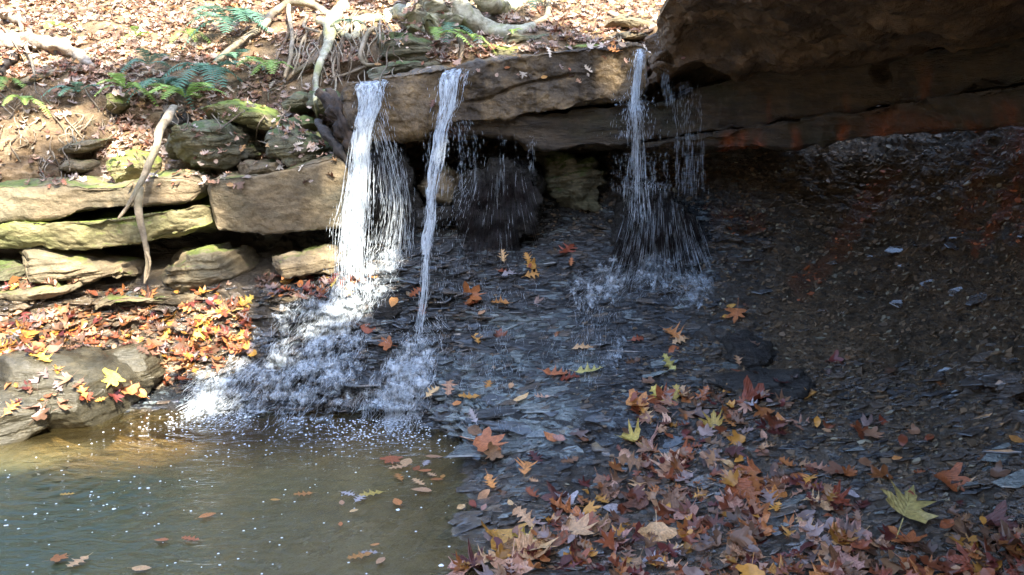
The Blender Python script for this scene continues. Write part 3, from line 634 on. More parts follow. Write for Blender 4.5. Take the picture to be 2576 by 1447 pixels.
# ------------------------------------------------------------------ rocks from outline
def rock(name, outline, Y, depth, mat, label, seed, rough=(.10, .04, .012), lay=.0, layh=.03, group=None, cat='rock', bulge=.35, top=.0, res=170, grow=(1.04, 1.1)):
    A = np.array(outline, float); n = len(A)
    ca_ = A.mean(0); A = ca_ + (A-ca_)*np.array(grow)
    Wd = at(A[:, 0], A[:, 1], np.full(n, Y) if np.isscalar(Y) else np.array(Y, float))
    Wc = np.vstack([Wd, Wd[:1]]); d = np.concatenate([[0], np.cumsum(np.linalg.norm(np.diff(Wc, axis=0), axis=1))])
    s = np.linspace(0, d[-1], res, endpoint=False); O = np.stack([np.interp(s, d, Wc[:, k]) for k in range(3)], -1)
    O = (O + np.roll(O, 1, 0)*.5 + np.roll(O, -1, 0)*.5)/2
    c = O.mean(0); size = np.linalg.norm(O-c, axis=1).mean()
    prof = [(0.02, -bulge), (.18, -bulge*.99), (.34, -bulge*.96), (.5, -bulge*.93), (.66, -bulge*.88), (.8, -bulge*.8), (.9, -bulge*.66), (.965, -bulge*.4), (.99, 0), (1, .15), (1, .35), (.99, .55), (.97, .75), (.9, .9), (.7, 1), (.4, 1.05), (.02, 1.07)]
    # refine profile
    pr = cr(np.array(prof), np.linspace(0, len(prof)-1, 64))
    rings = [c + (O-c)*max(.005, a) + np.array([0, b*depth, (top*b*depth)]) for a, b in pr]
    Pq = np.stack(rings, 0); Nq = normals(Pq); Nq *= np.sign((Nq*(Pq-(c+np.array([0, depth*.4, 0])))).sum(-1)+1e-9)[..., None]
    sc_ = size
    dd = fbm(Pq, .55/max(size, .05), 3, seed)*rough[0]*sc_ + (np.abs(fbm(Pq, 1.6/max(size, .05), 3, seed+3))-.4)*rough[1]*2*sc_ + fbm(Pq, 30, 2, seed+4)*rough[2]*sc_
    lay = max(lay, .008) if 'mound' not in name else 0
    if 'mound' not in name:
        qf = np.random.RandomState(seed); cf = c + np.array([0, depth*.25, 0]); ext = Pq - cf
        for _k in range(10):
            nf = np.array([qf.normal(), -abs(qf.normal())*1.0, qf.normal()+.2]); nf /= np.linalg.norm(nf)
            pr_ = ext@nf; off = np.quantile(pr_, .86+.1*qf.rand()); Pq = Pq - nf*(np.maximum(0, pr_-off)*.85)[..., None]; ext = Pq - cf
    dd = dd + (np.floor(fbm(Pq, .9/max(size, .05), 3, seed+31)*3)/3)*rough[1]*1.2*sc_
    if lay: dd = dd + 1.3* vn(np.stack([Pq[..., 0]*3, Pq[..., 1]*2, np.floor((Pq[..., 2]-Pq[..., 0]*.15+fbm(Pq, 4, 2, seed)*.02)/layh)*3.7], -1), seed+8)*lay
    fade = np.ones(len(pr)); fade[0] = .3; fade[-1] = .3
    Pq = Pq + Nq*(dd*fade[:, None])[..., None]
    o = mesh_raw(name, Pq, grid_faces(Pq.shape[0], res, wrap=True), mat)
    return tag(o, label, cat, group)
T_, MS, GM, DK, BD = M['tan'], M['mossy'], M['greymoss'], M['dark'], M['boulder']
rock('rock', [(428, 345), (440, 325), (480, 315), (560, 312), (600, 325), (625, 345), (645, 370), (640, 385), (600, 405), (560, 420), (520, 415), (480, 405), (440, 385)], 6.28, .5, GM, 'big moss-capped rock with blue-grey corner, above the tan block', 201, grow=(1.08,1.18), lay=.02, rough=(.12, .07, .012))
rock('rock', [(620, 340), (650, 325), (710, 328), (770, 340), (830, 372), (835, 385), (790, 405), (745, 425), (730, 405), (680, 395), (655, 372)], 6.3, .5, GM, 'slanting striped rock slab beside the wood chunk at the falls', 202, grow=(1.08,1.2), lay=.022, layh=.025)
rock('rock', [(505, 262), (530, 252), (600, 262), (660, 280), (705, 300), (708, 318), (680, 322), (620, 312), (560, 305), (515, 292)], 6.5, .45, MS, 'long flat mossy rock under leaves above the big moss-capped rock', 203, grow=(1.08,1.25), lay=.012)
rock('rock', [(255, 395), (290, 375), (330, 380), (365, 405), (362, 435), (330, 462), (300, 467), (275, 430)], 6.25, .35, MS, 'wedge-shaped rock with a green moss cap behind the hanging root', 204)
rock('rock', [(565, 425), (620, 405), (680, 405), (740, 412), (760, 425), (700, 438), (650, 445), (590, 445)], 6.25, .4, T_, 'flat tan stone wedged on top of the smooth block', 205, lay=.01)
rock('rock', [(420, 360), (445, 330), (455, 380), (430, 400), (412, 395)], 6.4, .25, GM, 'small upright rock behind the moss-capped rock', 206)
rock('rock', [(262, 240), (300, 236), (310, 262), (290, 285), (268, 275)], 6.85, .25, MS, 'small brown stone beside the drooping fern on the bank', 207)
rock('rock', [(140, 375), (190, 360), (260, 350), (245, 368), (200, 382), (150, 386)], 6.5, .3, T_, 'pale flat stone roofing a dark hole in the soil bank', 208)
rock('rock', [(145, 402), (200, 405), (245, 415), (210, 430), (150, 425)], 6.45, .3, T_, 'pale stone just below the dark hole in the bank', 209)
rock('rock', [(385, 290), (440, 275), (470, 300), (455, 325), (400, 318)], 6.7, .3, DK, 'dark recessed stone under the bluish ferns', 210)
rock('rock', [(780, 235), (830, 228), (862, 250), (850, 290), (800, 285), (775, 260)], 6.6, .3, GM, 'mossy rock at the ledge end beside the dark wood', 211)
rock('rock', [(700, 250), (745, 235), (790, 250), (780, 275), (730, 280)], 6.7, .3, GM, 'rounded rock under the root tangle', 212)
rock('rock', [(690, 305), (760, 290), (800, 310), (790, 335), (720, 330)], 6.5, .3, GM, 'low mossy rock with a pocket of red leaves', 213)
# lower left rocks under the ledge
rock('rock', [(20, 650), (90, 640), (180, 650), (270, 665), (335, 680), (330, 700), (240, 705), (120, 705), (40, 700), (0, 690)], 6.02, .4, T_, 'broad pale cracked rock below the green mossy slab', 221, grow=(1.1, 1.3), lay=.015, layh=.02)
rock('rock', [(380, 700), (400, 665), (470, 648), (540, 640), (600, 648), (635, 668), (640, 700), (600, 715), (500, 715), (420, 718)], 6.05, .4, T_, 'layered tan rock beneath the dark gap', 222, grow=(1.1, 1.3), lay=.03, layh=.025)
rock('rock', [(650, 680), (665, 655), (730, 645), (800, 628), (880, 608), (905, 620), (900, 660), (850, 680), (760, 690), (690, 695)], 6.0, .4, T_, 'sunlit tan rock behind the foot of the first waterfall', 223, grow=(1.1, 1.3), lay=.015)
rock('rock', [(-60, 730), (0, 735), (60, 735), (120, 728), (190, 715), (170, 735), (90, 750), (0, 755), (-60, 752)], 5.8, .45, T_, 'thin leaf-topped slab sticking out of the bank', 224, lay=.01, bulge=.15)
rock('rock', [(190, 740), (260, 738), (400, 745), (520, 738), (610, 722), (560, 750), (420, 765), (300, 762)], 5.95, .45, T_, 'long thin stone shelf above the leafy bank', 225, lay=.01, bulge=.15)
rock('rock', [(-40, 665), (0, 668), (25, 685), (20, 705), (-40, 712)], 5.9, .3, GM, 'small grey stone at the end of the pale cracked rock', 226)
rock('rock', [(660, 745), (720, 738), (770, 745), (830, 748), (800, 762), (700, 765)], 5.8, .3, T_, 'flat wet stone beside the splash pool edge', 227, bulge=.2)
# boulders at the pool
rock('boulder', [(-120, 1040), (-20, 1005), (50, 1000), (95, 1015), (112, 1045), (95, 1085), (40, 1115), (-60, 1150), (-120, 1150)], 4.75, .5, BD, 'rounded boulder at the pool corner with leaves on top', 231, cat='boulder', rough=(.10, .03, .008))
rock('boulder', [(-100, 945), (0, 910), (80, 905), (170, 930), (240, 960), (300, 1000), (370, 1025), (330, 1045), (240, 1068), (140, 1070), (60, 1050), (-100, 1020)], 5.0, .5, BD, 'large sloping wet boulder scattered with yellow leaves at the pool edge', 232, cat='boulder', rough=(.08, .03, .008))
rock('boulder', [(215, 905), (260, 885), (340, 880), (385, 900), (402, 985), (380, 998), (330, 990), (270, 960), (225, 930)], 5.45, .3, BD, 'dark flat-topped square rock beside the cascade', 233, cat='boulder', rough=(.06, .03, .008), bulge=.25)
rock('boulder', [(-60, 860), (0, 858), (35, 872), (45, 905), (0, 912), (-60, 915)], 5.4, .3, BD, 'small stone behind the sloping boulder', 234, cat='boulder')
rock('boulder', [(165, 920), (210, 905), (240, 930), (215, 950), (175, 945)], 5.35, .25, DK, 'small black stone between the two pool boulders', 235, cat='boulder')
# dark rocks on the right slope
rock('boulder', [(1830, 905), (1850, 870), (1900, 858), (1950, 875), (1975, 905), (1955, 930), (1880, 935)], 4.95, .3, DK, 'black wet rock on the slope below the alcove', 241, cat='boulder', rough=(.12, .06, .01))
rock('rock', [(1755, 980), (1800, 965), (1950, 955), (2080, 970), (2135, 990), (2110, 1010), (1980, 1012), (1820, 1002)], [4.62, 4.6, 4.5, 4.4, 4.35, 4.35, 4.45, 4.6], .3, DK, 'long black slab lying across the dark slope', 242, lay=.02, bulge=.2)
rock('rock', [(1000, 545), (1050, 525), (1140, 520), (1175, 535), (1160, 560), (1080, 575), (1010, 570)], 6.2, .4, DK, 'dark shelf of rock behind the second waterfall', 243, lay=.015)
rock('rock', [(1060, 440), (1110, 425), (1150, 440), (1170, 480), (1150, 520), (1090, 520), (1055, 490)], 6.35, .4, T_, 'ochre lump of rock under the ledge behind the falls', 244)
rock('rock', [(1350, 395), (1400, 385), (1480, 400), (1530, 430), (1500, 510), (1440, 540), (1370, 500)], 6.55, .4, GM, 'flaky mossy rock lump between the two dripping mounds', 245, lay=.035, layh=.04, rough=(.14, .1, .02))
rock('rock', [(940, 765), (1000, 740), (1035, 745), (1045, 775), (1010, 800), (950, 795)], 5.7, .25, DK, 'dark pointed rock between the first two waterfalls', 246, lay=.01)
# rocks under the tree
rock('rock', [(905, 110), (960, 90), (1030, 95), (1110, 110), (1190, 135), (1180, 150), (1100, 160), (1000, 160), (920, 150)], 7.1, .5, GM, 'mossy rock ledge under the tree roots, behind the lip', 251, lay=.03, layh=.035)
rock('rock', [(1180, 118), (1260, 112), (1340, 118), (1400, 135), (1380, 152), (1290, 158), (1200, 150)], 7.0, .5, MS, 'greenish angular rock right of the broad fern', 252, lay=.02, layh=.03)
rock('rock', [(1220, 98), (1290, 88), (1370, 95), (1450, 110), (1440, 122), (1350, 118), (1250, 112)], 7.1, .5, GM, 'thin layered rock shelf below the leafy slope', 253, lay=.02, layh=.02)
rock('rock', [(930, 165), (1000, 158), (1090, 165), (1150, 160), (1120, 175), (1000, 182), (920, 186)], 6.75, .5, GM, 'low dark rock just behind the lip of the falls', 254, lay=.02, layh=.02)
rock('rock', [(1400, 122), (1480, 112), (1540, 118), (1500, 130), (1420, 136)], 6.9, .4, MS, 'narrow mossy stone near the lip under fallen leaves', 255, lay=.01)
rock('rock', [(1490, 58), (1530, 46), (1600, 50), (1660, 52), (1665, 75), (1610, 72), (1540, 78), (1500, 72)], 7.3, .6, T_, 'sunlit yellowish slab at the top beside the overhang', 256, lay=.01)
rock('rock', [(1540, 90), (1580, 82), (1640, 86), (1650, 100), (1560, 100)], 6.9, .4, T_, 'small pale slab just under the sunlit yellowish slab', 257)
rock('rock', [(860, 250), (880, 215), (905, 210), (915, 260), (900, 330), (870, 320)], 6.2, .3, DK, 'dark end face of the lip beside the wood chunk', 258)

# ------------------------------------------------------------------ ray casting onto what stands
bpy.context.view_layer.update(); DG = bpy.context.evaluated_depsgraph_get()
def hit(u, v, skip=()):
    o = Vector((0, 0, CZ)); d = ray(u, v)
    for _ in range(6):
        ok, loc, nrm, idx, ob, mx = sc.ray_cast(DG, o, d)
        if not ok: return None
        if ob.name in skip: o = loc + d*.002; continue
        if nrm.dot(d) > 0: nrm = -nrm
        return loc, nrm, ob.name
    return None
def hitW(u, v, lift=0.):
    h = hit(u, v)
    return np.array(h[0] - ray(u, v)*lift) if h else np.array(at(u, v, 7.5-lift))

# ------------------------------------------------------------------ tubes (roots, trunks, sticks)
def tube_data(Wp, rad, sides=10, seed=0, rough=.15, step=.02):
    Wp = np.asarray(Wp, float); L = np.linalg.norm(np.diff(Wp, axis=0), axis=1).sum(); n = max(len(Wp)*3, int(L/step))
    t = np.linspace(0, len(Wp)-1, n); C = cr(Wp, t); rr = np.interp(t, np.linspace(0, len(Wp)-1, len(rad)), rad)
    C = C + np.stack([fbm(C*3+9, 1, 2, seed), fbm(C*3+19, 1, 2, seed+1), fbm(C*3+29, 1, 2, seed+2)], -1)*rr[:, None]*.6
    T = np.gradient(C, axis=0); T /= np.linalg.norm(T, axis=1, keepdims=True)+1e-9
    ref = np.array([.3, 1, .2]); a = np.cross(T, ref); a /= np.linalg.norm(a, axis=1, keepdims=True)+1e-9; b = np.cross(T, a)
    th = np.linspace(0, 2*math.pi, sides, endpoint=False)
    ring = C[:, None] + (a[:, None]*np.cos(th)[None, :, None] + b[:, None]*np.sin(th)[None, :, None])*rr[:, None, None]
    ring = ring + (ring-C[:, None])*(fbm(ring*18, 1, 3, seed+3)*rough)[..., None]
    sl_ = np.cumsum(np.linalg.norm(np.gradient(C, axis=0), axis=1))
    if sides >= 10: ring = ring + (ring-C[:, None])*(fbm(np.stack([np.cos(th)[None]*2.6+0*rr[:, None], np.sin(th)[None]*2.6+0*rr[:, None], sl_[:, None]*3+0*th[None]], -1), 1, 3, seed+5)*.28)[..., None]
    ring[0] = C[0] + (ring[0]-C[0])*.05; ring[-1] = C[-1] + (ring[-1]-C[-1])*.05
    return ring.reshape(-1, 3), grid_faces(n, sides, wrap=True)
def tube(name, Wp, rad, mat, parent=None, seed=0, rough=.15, sides=10, label=None, cat=None, group=None, step=.02):
    V_, F_ = tube_data(Wp, rad, sides, seed, rough, step); o = mesh_raw(name, V_, F_, mat, parent)
    return tag(o, label, cat, group) if label else o
def path(pts, lift=.04, Y=None):
    return [hitW(u, v, lift) if Y is None else at(u, v, Y) for u, v in pts]
k7 = px(7.4)
# tree at the top with flaring roots
tp = hitW(1085, 70)
tree = empty('tree', tuple(tp), 'lichen-covered tree base with flared roots on the slope above the lip', 'tree')
Yt = float(tp[1])
tube('trunk', [at(1070, 92, Yt-.12), at(1072, 60, Yt-.05), at(1082, 20, Yt), at(1086, -60, Yt+.1), at(1100, -400, Yt+.2), at(1110, -1400, Yt+.3)], [.19, .23, .21, .18, .15, .12], M['trunk'], tree, 5, .35, 24)
tube('root', [at(1140, -60, Yt), at(1160, 10, Yt-.05), at(1185, 50, Yt-.12)] + path([(1235, 78), (1290, 80), (1345, 66)], .05), [.10, .10, .09, .07, .05, .03], M['trunk'], tree, 6, .3, 14)
tube('root', [at(1190, -50, Yt), at(1215, 0, Yt-.1)] + path([(1265, 18), (1310, 8), (1350, -15)], .06), [.08, .075, .06, .05, .03], M['trunk'], tree, 7, .3, 12)
tube('root', path([(1372, -20), (1384, 18), (1370, 45), (1345, 58), (1325, 80)], .08), [.03, .028, .025, .02, .012], M['root'], tree, 8)
tube('root', [at(1040, 30, Yt-.1)] + path([(1000, 40), (960, 48), (910, 50), (870, 55)], .05), [.07, .055, .05, .045, .03], M['trunk'], tree, 9, .3, 14)
tube('root', [at(1130, 40, Yt-.15)] + path([(1150, 80), (1165, 110), (1160, 150)], .05), [.04, .03, .02, .01], M['rootdark'], tree, 10)
# root tangle
rt = hitW(830, 60)
tangle = empty('root_tangle', tuple(rt), 'tangle of exposed tree roots clinging to the bank above the first waterfall', 'tree roots')
for k, (pts, lift, rad, mt) in enumerate([
  ([(545, 155), (600, 105), (640, 80), (665, 60), (690, 32), (728, 10), (775, 8), (815, 22), (850, 45)], .16, [.022, .026, .03, .032, .034, .034, .03], 'root'),
  ([(727, 12), (729, 50), (736, 95), (735, 140), (715, 195)], .20, [.02, .018, .016, .012], 'root'),
  ([(860, 10), (850, 45), (830, 80), (822, 115), (800, 165), (795, 215), (792, 255), (800, 300)], .16, [.055, .06, .055, .035, .025, .016, .01], 'trunk'),
  ([(835, 110), (800, 140), (770, 165), (740, 185), (720, 205)], .08, [.03, .03, .022, .012], 'rootdark'),
  ([(775, 40), (765, 65), (785, 75), (805, 80)], .18, [.014, .012, .01], 'root'),
  ([(780, 75), (760, 110), (750, 150), (735, 190)], .12, [.013, .01, .008], 'root'),
  ([(955, 75), (932, 76), (914, 114), (909, 144), (922, 164), (949, 164)], .16, [.016, .018, .018, .018, .016, .01], 'root'),
  ([(835, 195), (870, 188), (900, 176), (922, 166)], .10, [.012, .014, .014, .012], 'root'),
  ([(800, 50), (840, 62), (880, 92), (905, 70), (890, 50)], .10, [.03, .034, .03, .02], 'trunk'),
  ([(690, 180), (700, 140), (715, 110), (728, 80)], .08, [.008, .012, .01], 'rootdark'),
  ([(900, 20), (880, 60), (860, 110), (850, 160), (858, 200)], .09, [.02, .018, .014, .008], 'rootdark'),
  ([(850, 130), (835, 170), (845, 210), (830, 250)], .12, [.012, .01, .006], 'root')]):
    tube('root', path(pts, lift), rad, M[mt], tangle, 20+k)
fr_ = random.Random(5)
for k in range(34):
    u0 = fr_.uniform(745, 1000); v0 = fr_.uniform(20, 120); pts = [(u0, v0)]
    for j in range(4): pts.append((pts[-1][0]+fr_.uniform(-22, 18), pts[-1][1]+fr_.uniform(12, 38)))
    tube('rootlet', path(pts, fr_.uniform(.05, .18)), [.007, .006, .005, .003], M['root' if fr_.random() < .6 else 'rootdark'], tangle, 60+k, sides=6, step=.03)
br = empty('bank_rootlets', tuple(hitW(140, 330)), 'thin tangled rootlets trailing over the bare soil of the bank', 'tree roots')
for k in range(46):
    u0 = fr_.uniform(-20, 300) if k < 34 else fr_.uniform(380, 760); v0 = fr_.uniform(200, 400) if k < 34 else fr_.uniform(200, 300); pts = [(u0, v0)]
    for j in range(4): pts.append((pts[-1][0]+fr_.uniform(-26, 26), pts[-1][1]+fr_.uniform(6, 34)))
    tube('rootlet', path(pts, fr_.uniform(.01, .05)), [.004, .006, .004, .0025], M['root' if fr_.random() < .4 else 'rootdark'], br, 160+k, sides=6, step=.03)
# logs, sticks
tube('driftwood_log', path([(-60, 95), (0, 103), (60, 104), (120, 112), (180, 135), (236, 168)], .12), [.05, .065, .06, .06, .05, .02], M['drift'], seed=91, rough=.5, sides=18, label='weathered grey driftwood log pointing down the bank', cat='log')
tube('black_log', path([(-50, 215), (0, 175), (28, 150), (52, 132)], .12), [.06, .06, .05, .025], M['black'], seed=92, rough=.4, sides=14, label='short charred black log under the grey driftwood', cat='log')
tube('branch', path([(-50, 30), (0, 40), (50, 58), (72, 85), (88, 120)], .14), [.04, .045, .04, .03, .012], M['drift'], seed=93, rough=.3, label='thick brown broken branch above the driftwood log', cat='branch')
tube('stick', path([(40, -10), (44, 25), (54, 70), (62, 105), (76, 145), (86, 188)], .22), [.012, .016, .018, .018, .014, .008], M['root'], seed=94, label='pale bare stick standing in front of the driftwood log', cat='stick')
tube('branch', path([(35, 214), (75, 200), (120, 188), (200, 176), (255, 184), (310, 188), (365, 184), (418, 178)], .05), [.012, .024, .026, .026, .022, .022, .016, .008], M['root'], seed=95, label='long pale root lying level across the soil bank', cat='root')
tube('stick', path([(955, 40), (956, 90), (955, 130), (948, 165)], .22), [.008, .008, .006, .004], M['root'], seed=96, label='thin upright stem left of the tree base', cat='stick')
tube('stick', path([(962, 35), (985, 80), (1006, 120)], .24), [.009, .009, .005], M['root'], seed=97, label='white leaning stick crossing the mossy rocks by the tree', cat='stick')
tube('stick', path([(0, 62), (20, 85), (48, 128), (60, 150)], .2), [.006, .006, .004], M['root'], seed=98, label='thin twig crossing the driftwood log', cat='stick')
hr = empty('hanging_root', tuple(at(435, 272, 6.3)), 'forked pale root hanging down over the mossy slab', 'root')
tube('root_branch', [at(440, 268, 6.35), at(420, 295, 6.15), at(402, 325, 5.98), at(396, 365, 5.88), at(375, 420, 5.8), at(350, 470, 5.74), at(325, 515, 5.72), at(296, 551, 5.72)], [.03, .032, .026, .024, .022, .02, .014, .006], M['root'], hr, 101, .2)
tube('root_branch', [at(352, 466, 5.75), at(345, 505, 5.74), at(349, 550, 5.74), at(360, 600, 5.75), at(371, 645, 5.78), at(368, 690, 5.82), at(364, 715, 5.84)], [.018, .024, .022, .018, .016, .013, .006], M['root'], hr, 102, .2)
tube('root_branch', [at(366, 628, 5.76), at(378, 655, 5.76), at(374, 690, 5.8), at(366, 708, 5.82)], [.008, .008, .006, .004], M['root'], hr, 103, .2)
wd = empty('wood_chunk', tuple(at(850, 300, 6.1)), 'dark rotting piece of wood leaning against the ledge end', 'wood')
tube('wood_piece', [at(805, 225, 6.3), at(828, 262, 6.12), at(855, 310, 6.02), at(882, 360, 5.98), at(896, 412, 6.0)], [.02, .042, .048, .034, .01], M['rotten'], wd, 104, .9, 40)
tube('wood_piece', [at(795, 300, 6.2), at(820, 335, 6.05), at(852, 375, 5.98), at(885, 425, 5.98)], [.02, .03, .032, .012], M['black'], wd, 105, .6, 24)
tube('wood_piece', [at(822, 220, 6.4), at(848, 250, 6.22), at(872, 290, 6.15), at(893, 345, 6.1)], [.02, .034, .03, .01], M['rotten'], wd, 106, .9, 30)
# twigs on the foreground
tube('twig', path([(1440, 1380+0), (1480, 1352), (1530, 1332), (1575, 1330)], .015), [.004, .007, .006, .003], M['black'], seed=106, label='thin black twig among the leaves at the pool shore', cat='twig', step=.01)

# ------------------------------------------------------------------ dripping moss mounds
def mound(outline, Y, label, seed, apex):
    e = empty('moss_mound', tuple(at(apex[0], apex[1]+150, Y)), label, 'moss mound', 'dripping moss mounds')
    o = rock('mound', outline, Y, .5, M['dark'], None, seed, rough=(.25, .12, .05), bulge=.22)
    for k_ in ('label', 'category', 'group'):
        if k_ in o: del o[k_]
    o.name = 'rock_core'; o.parent = e; o.matrix_parent_inverse = Matrix.Translation(-Vector(e.location))
    bpy.context.view_layer.update()
    return e, o
RS = .6
def strands(name, segs, mat, parent=None, sides=3):
    """segs: list of (points (k,3), max radius) -> one mesh of fine tapered strands"""
    Vs, Fs, n0 = [], [], 0
    for pts, r in segs:
        pts = np.asarray(pts, float); k = len(pts); T = pts[-1]-pts[0]; T /= np.linalg.norm(T)+1e-9
        a = np.cross(T, [.2, 1, .1]); a /= np.linalg.norm(a)+1e-9; b = np.cross(T, a)
        th = np.linspace(0, 2*math.pi, sides, endpoint=False)
        w = np.sin(np.linspace(.12, math.pi-.06, k))*r*RS
        ring = pts[:, None] + (a*np.cos(th)[:, None]+b*np.sin(th)[:, None])[None]*w[:, None, None]
        Vs.append(ring.reshape(-1, 3)); Fs.append(grid_faces(k, sides, wrap=True)+n0); n0 += k*sides
    return mesh_raw(name, np.concatenate(Vs), np.concatenate(Fs), mat, parent)
def drape(e, core, outline, n, seed, white):
    q = random.Random(seed); us = [p[0] for p in outline]; vs = [p[1] for p in outline]
    inv = core.name; S1, S2 = [], []
    DG2 = bpy.context.evaluated_depsgraph_get()
    uc = (min(us)+max(us))/2; v0 = min(vs)
    for i in range(n):
        u = q.uniform(min(us)-4, max(us)+4); v = q.uniform(v0-4, max(vs)-10)
        if not inpoly(u, v, outline): continue
        L = q.uniform(25, 90); pts = []
        for t in np.linspace(0, 1, 5):
            uu = u + (u-uc)*t*L/140*.5; vv_ = v + L*t
            ok, loc, nrm, idx, ob, mx = sc.ray_cast(DG2, Vector((0, 0, CZ)), ray(uu, vv_))
            if not ok: break
            pts.append(np.array(loc - ray(uu, vv_)*(.012+.014*q.random())))
        if len(pts) < 5 or max(abs(pts[a][1]-pts[a+1][1]) for a in range(4)) > .12: continue
        (S2 if q.random() < white else S1).append((pts, q.uniform(.0018, .0045)))
    if S1: tag(strands('moss_strands', S1, M['moss'], e), kind='stuff')
    if S2: tag(strands('water_trickles', [(p, r*.6) for p, r in S2], M['drop'], e), kind='stuff')
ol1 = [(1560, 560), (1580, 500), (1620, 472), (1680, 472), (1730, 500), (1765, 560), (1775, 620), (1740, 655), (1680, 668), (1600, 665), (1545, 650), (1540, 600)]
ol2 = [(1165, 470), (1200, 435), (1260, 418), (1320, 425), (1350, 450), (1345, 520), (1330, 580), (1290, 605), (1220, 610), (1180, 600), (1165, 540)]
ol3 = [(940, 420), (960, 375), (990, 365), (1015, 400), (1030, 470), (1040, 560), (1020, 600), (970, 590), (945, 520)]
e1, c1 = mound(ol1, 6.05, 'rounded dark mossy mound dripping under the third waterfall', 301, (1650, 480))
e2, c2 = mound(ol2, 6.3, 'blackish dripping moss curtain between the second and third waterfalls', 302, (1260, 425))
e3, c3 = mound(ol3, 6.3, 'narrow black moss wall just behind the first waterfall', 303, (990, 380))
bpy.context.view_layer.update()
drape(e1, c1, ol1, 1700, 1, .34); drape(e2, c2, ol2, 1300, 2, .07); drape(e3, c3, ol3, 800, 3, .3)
bpy.context.view_layer.update(); DG = bpy.context.evaluated_depsgraph_get()

# ------------------------------------------------------------------ waterfalls
def fall_sheet(name, cps, parent, seed, mat='fall'):
    """cps: (u,v,Y,halfwidth px); a ragged tube of elliptical section"""
    A = np.array(cps, float); n = 260; t = np.linspace(0, len(A)-1, n); C = cr(A, t)
    cw = at(C[:, 0], C[:, 1], C[:, 2]); hw = C[:, 3]*C[:, 2]/F
    m = 44; th = np.linspace(0, 2*math.pi, m, endpoint=False)
    ring = np.stack([cw[:, None, 0]+np.cos(th)[None]*hw[:, None], cw[:, None, 1]+np.sin(th)[None]*(hw*.35+.004)[:, None], np.repeat(cw[:, None, 2], m, 1)], -1)
    d = fbm(np.stack([np.cos(th)[None]*6+0*t[:, None], np.sin(th)[None]*3+0*t[:, None], cw[:, None, 2]*2+0*th[None]], -1), 1, 4, seed)
    ring += (ring-cw[:, None])*(d*.35)[..., None]; ring[..., 2] += np.cos(th)[None]*hw[:, None]*.34*np.clip(1-t/len(A)*4, 0, 1)[:, None]
    ring[..., 0] += fbm(np.stack([0*d, 0*d, ring[..., 2]*6], -1), 1, 3, seed+2)*.020
    return mesh_raw(name, ring, grid_faces(n, m, wrap=True), M[mat], parent)
def fall_drops(name, cps, parent, n, seed, spread=1.3, lenr=(.02, .09), r=(.0015, .004), tb=(0, 1), fwd=.05):
    A = np.array(cps, float); q = random.Random(seed); S = []
    for i in range(n):
        t = (tb[0]+(tb[1]-tb[0])*q.random())*(len(A)-1); c, c2 = cr(A, np.array([t, min(len(A)-1, t+.15)]))
        off = q.gauss(0, .55)*c[3]*spread
        p = at(c[0]+off, c[1], c[2]+q.gauss(0, .4)*c[3]*spread*px(6)*.5-q.random()*fwd)
        dirn = at(c2[0], c2[1], c2[2])-at(c[0], c[1], c[2]); dirn /= np.linalg.norm(dirn)+1e-9
        dirn = dirn + np.array([off*.0006, 0, 0]); L = q.uniform(*lenr)
        S.append(([p+dirn*L*k/3 for k in range(4)], q.uniform(*r)))
    return tag(strands(name, S, M['drop'], parent), kind='stuff')
def filaments(name, cps, parent, n, seed, spread=1., lenr=(.12, .5), r=(.0012, .0035), wav=.25):
    A = np.array(cps, float); q = random.Random(seed); S = []; tm = len(A)-1
    for i in range(n):
        L = q.uniform(*lenr); t0 = q.uniform(-.1, 1-L*.6)*tm; t1 = min(tm, t0+L*tm); t0 = max(0, t0)
        if t1-t0 < .2: continue
        k_ = 14; tt_ = np.linspace(t0, t1, k_); c = cr(A, tt_); x0 = max(-1.15, min(1.15, q.gauss(0, .5)))*spread; ph = q.random()*6
        off = c[:, 3]*(x0 + wav*.3*np.sin(tt_*3+ph) + wav*.25*(tt_/tm)*x0)
        pts = at(c[:, 0]+off, c[:, 1], c[:, 2]-.02-q.random()*.03)
        S.append((pts, q.uniform(*r)))
    return tag(strands(name, S, M['film'], parent, 5), kind='stuff')
def drips(name, u0, u1, v0, v1, Y, n, seed, parent, lenr=(.01, .05), r=(.0008, .002), slant=0.):
    q = random.Random(seed); S = []; cols = [(q.uniform(u0, u1)) for _ in range(max(4, n//14))]
    for i in range(n):
        u = q.choice(cols)+q.gauss(0, 3); v = v0+(v1-v0)*q.random()**.9; p = at(u+slant*(v-v0), v, Y-q.random()*.1-(v-v0)*.0006); L = q.uniform(*lenr)*(.5+1.0*(v-v0)/(v1-v0+1))
        S.append(([p, p-np.array([0, 0, L*.5]), p-np.array([0, 0, L])], q.uniform(*r)))
    return tag(strands(name, S, M['drop'], parent), kind='stuff')
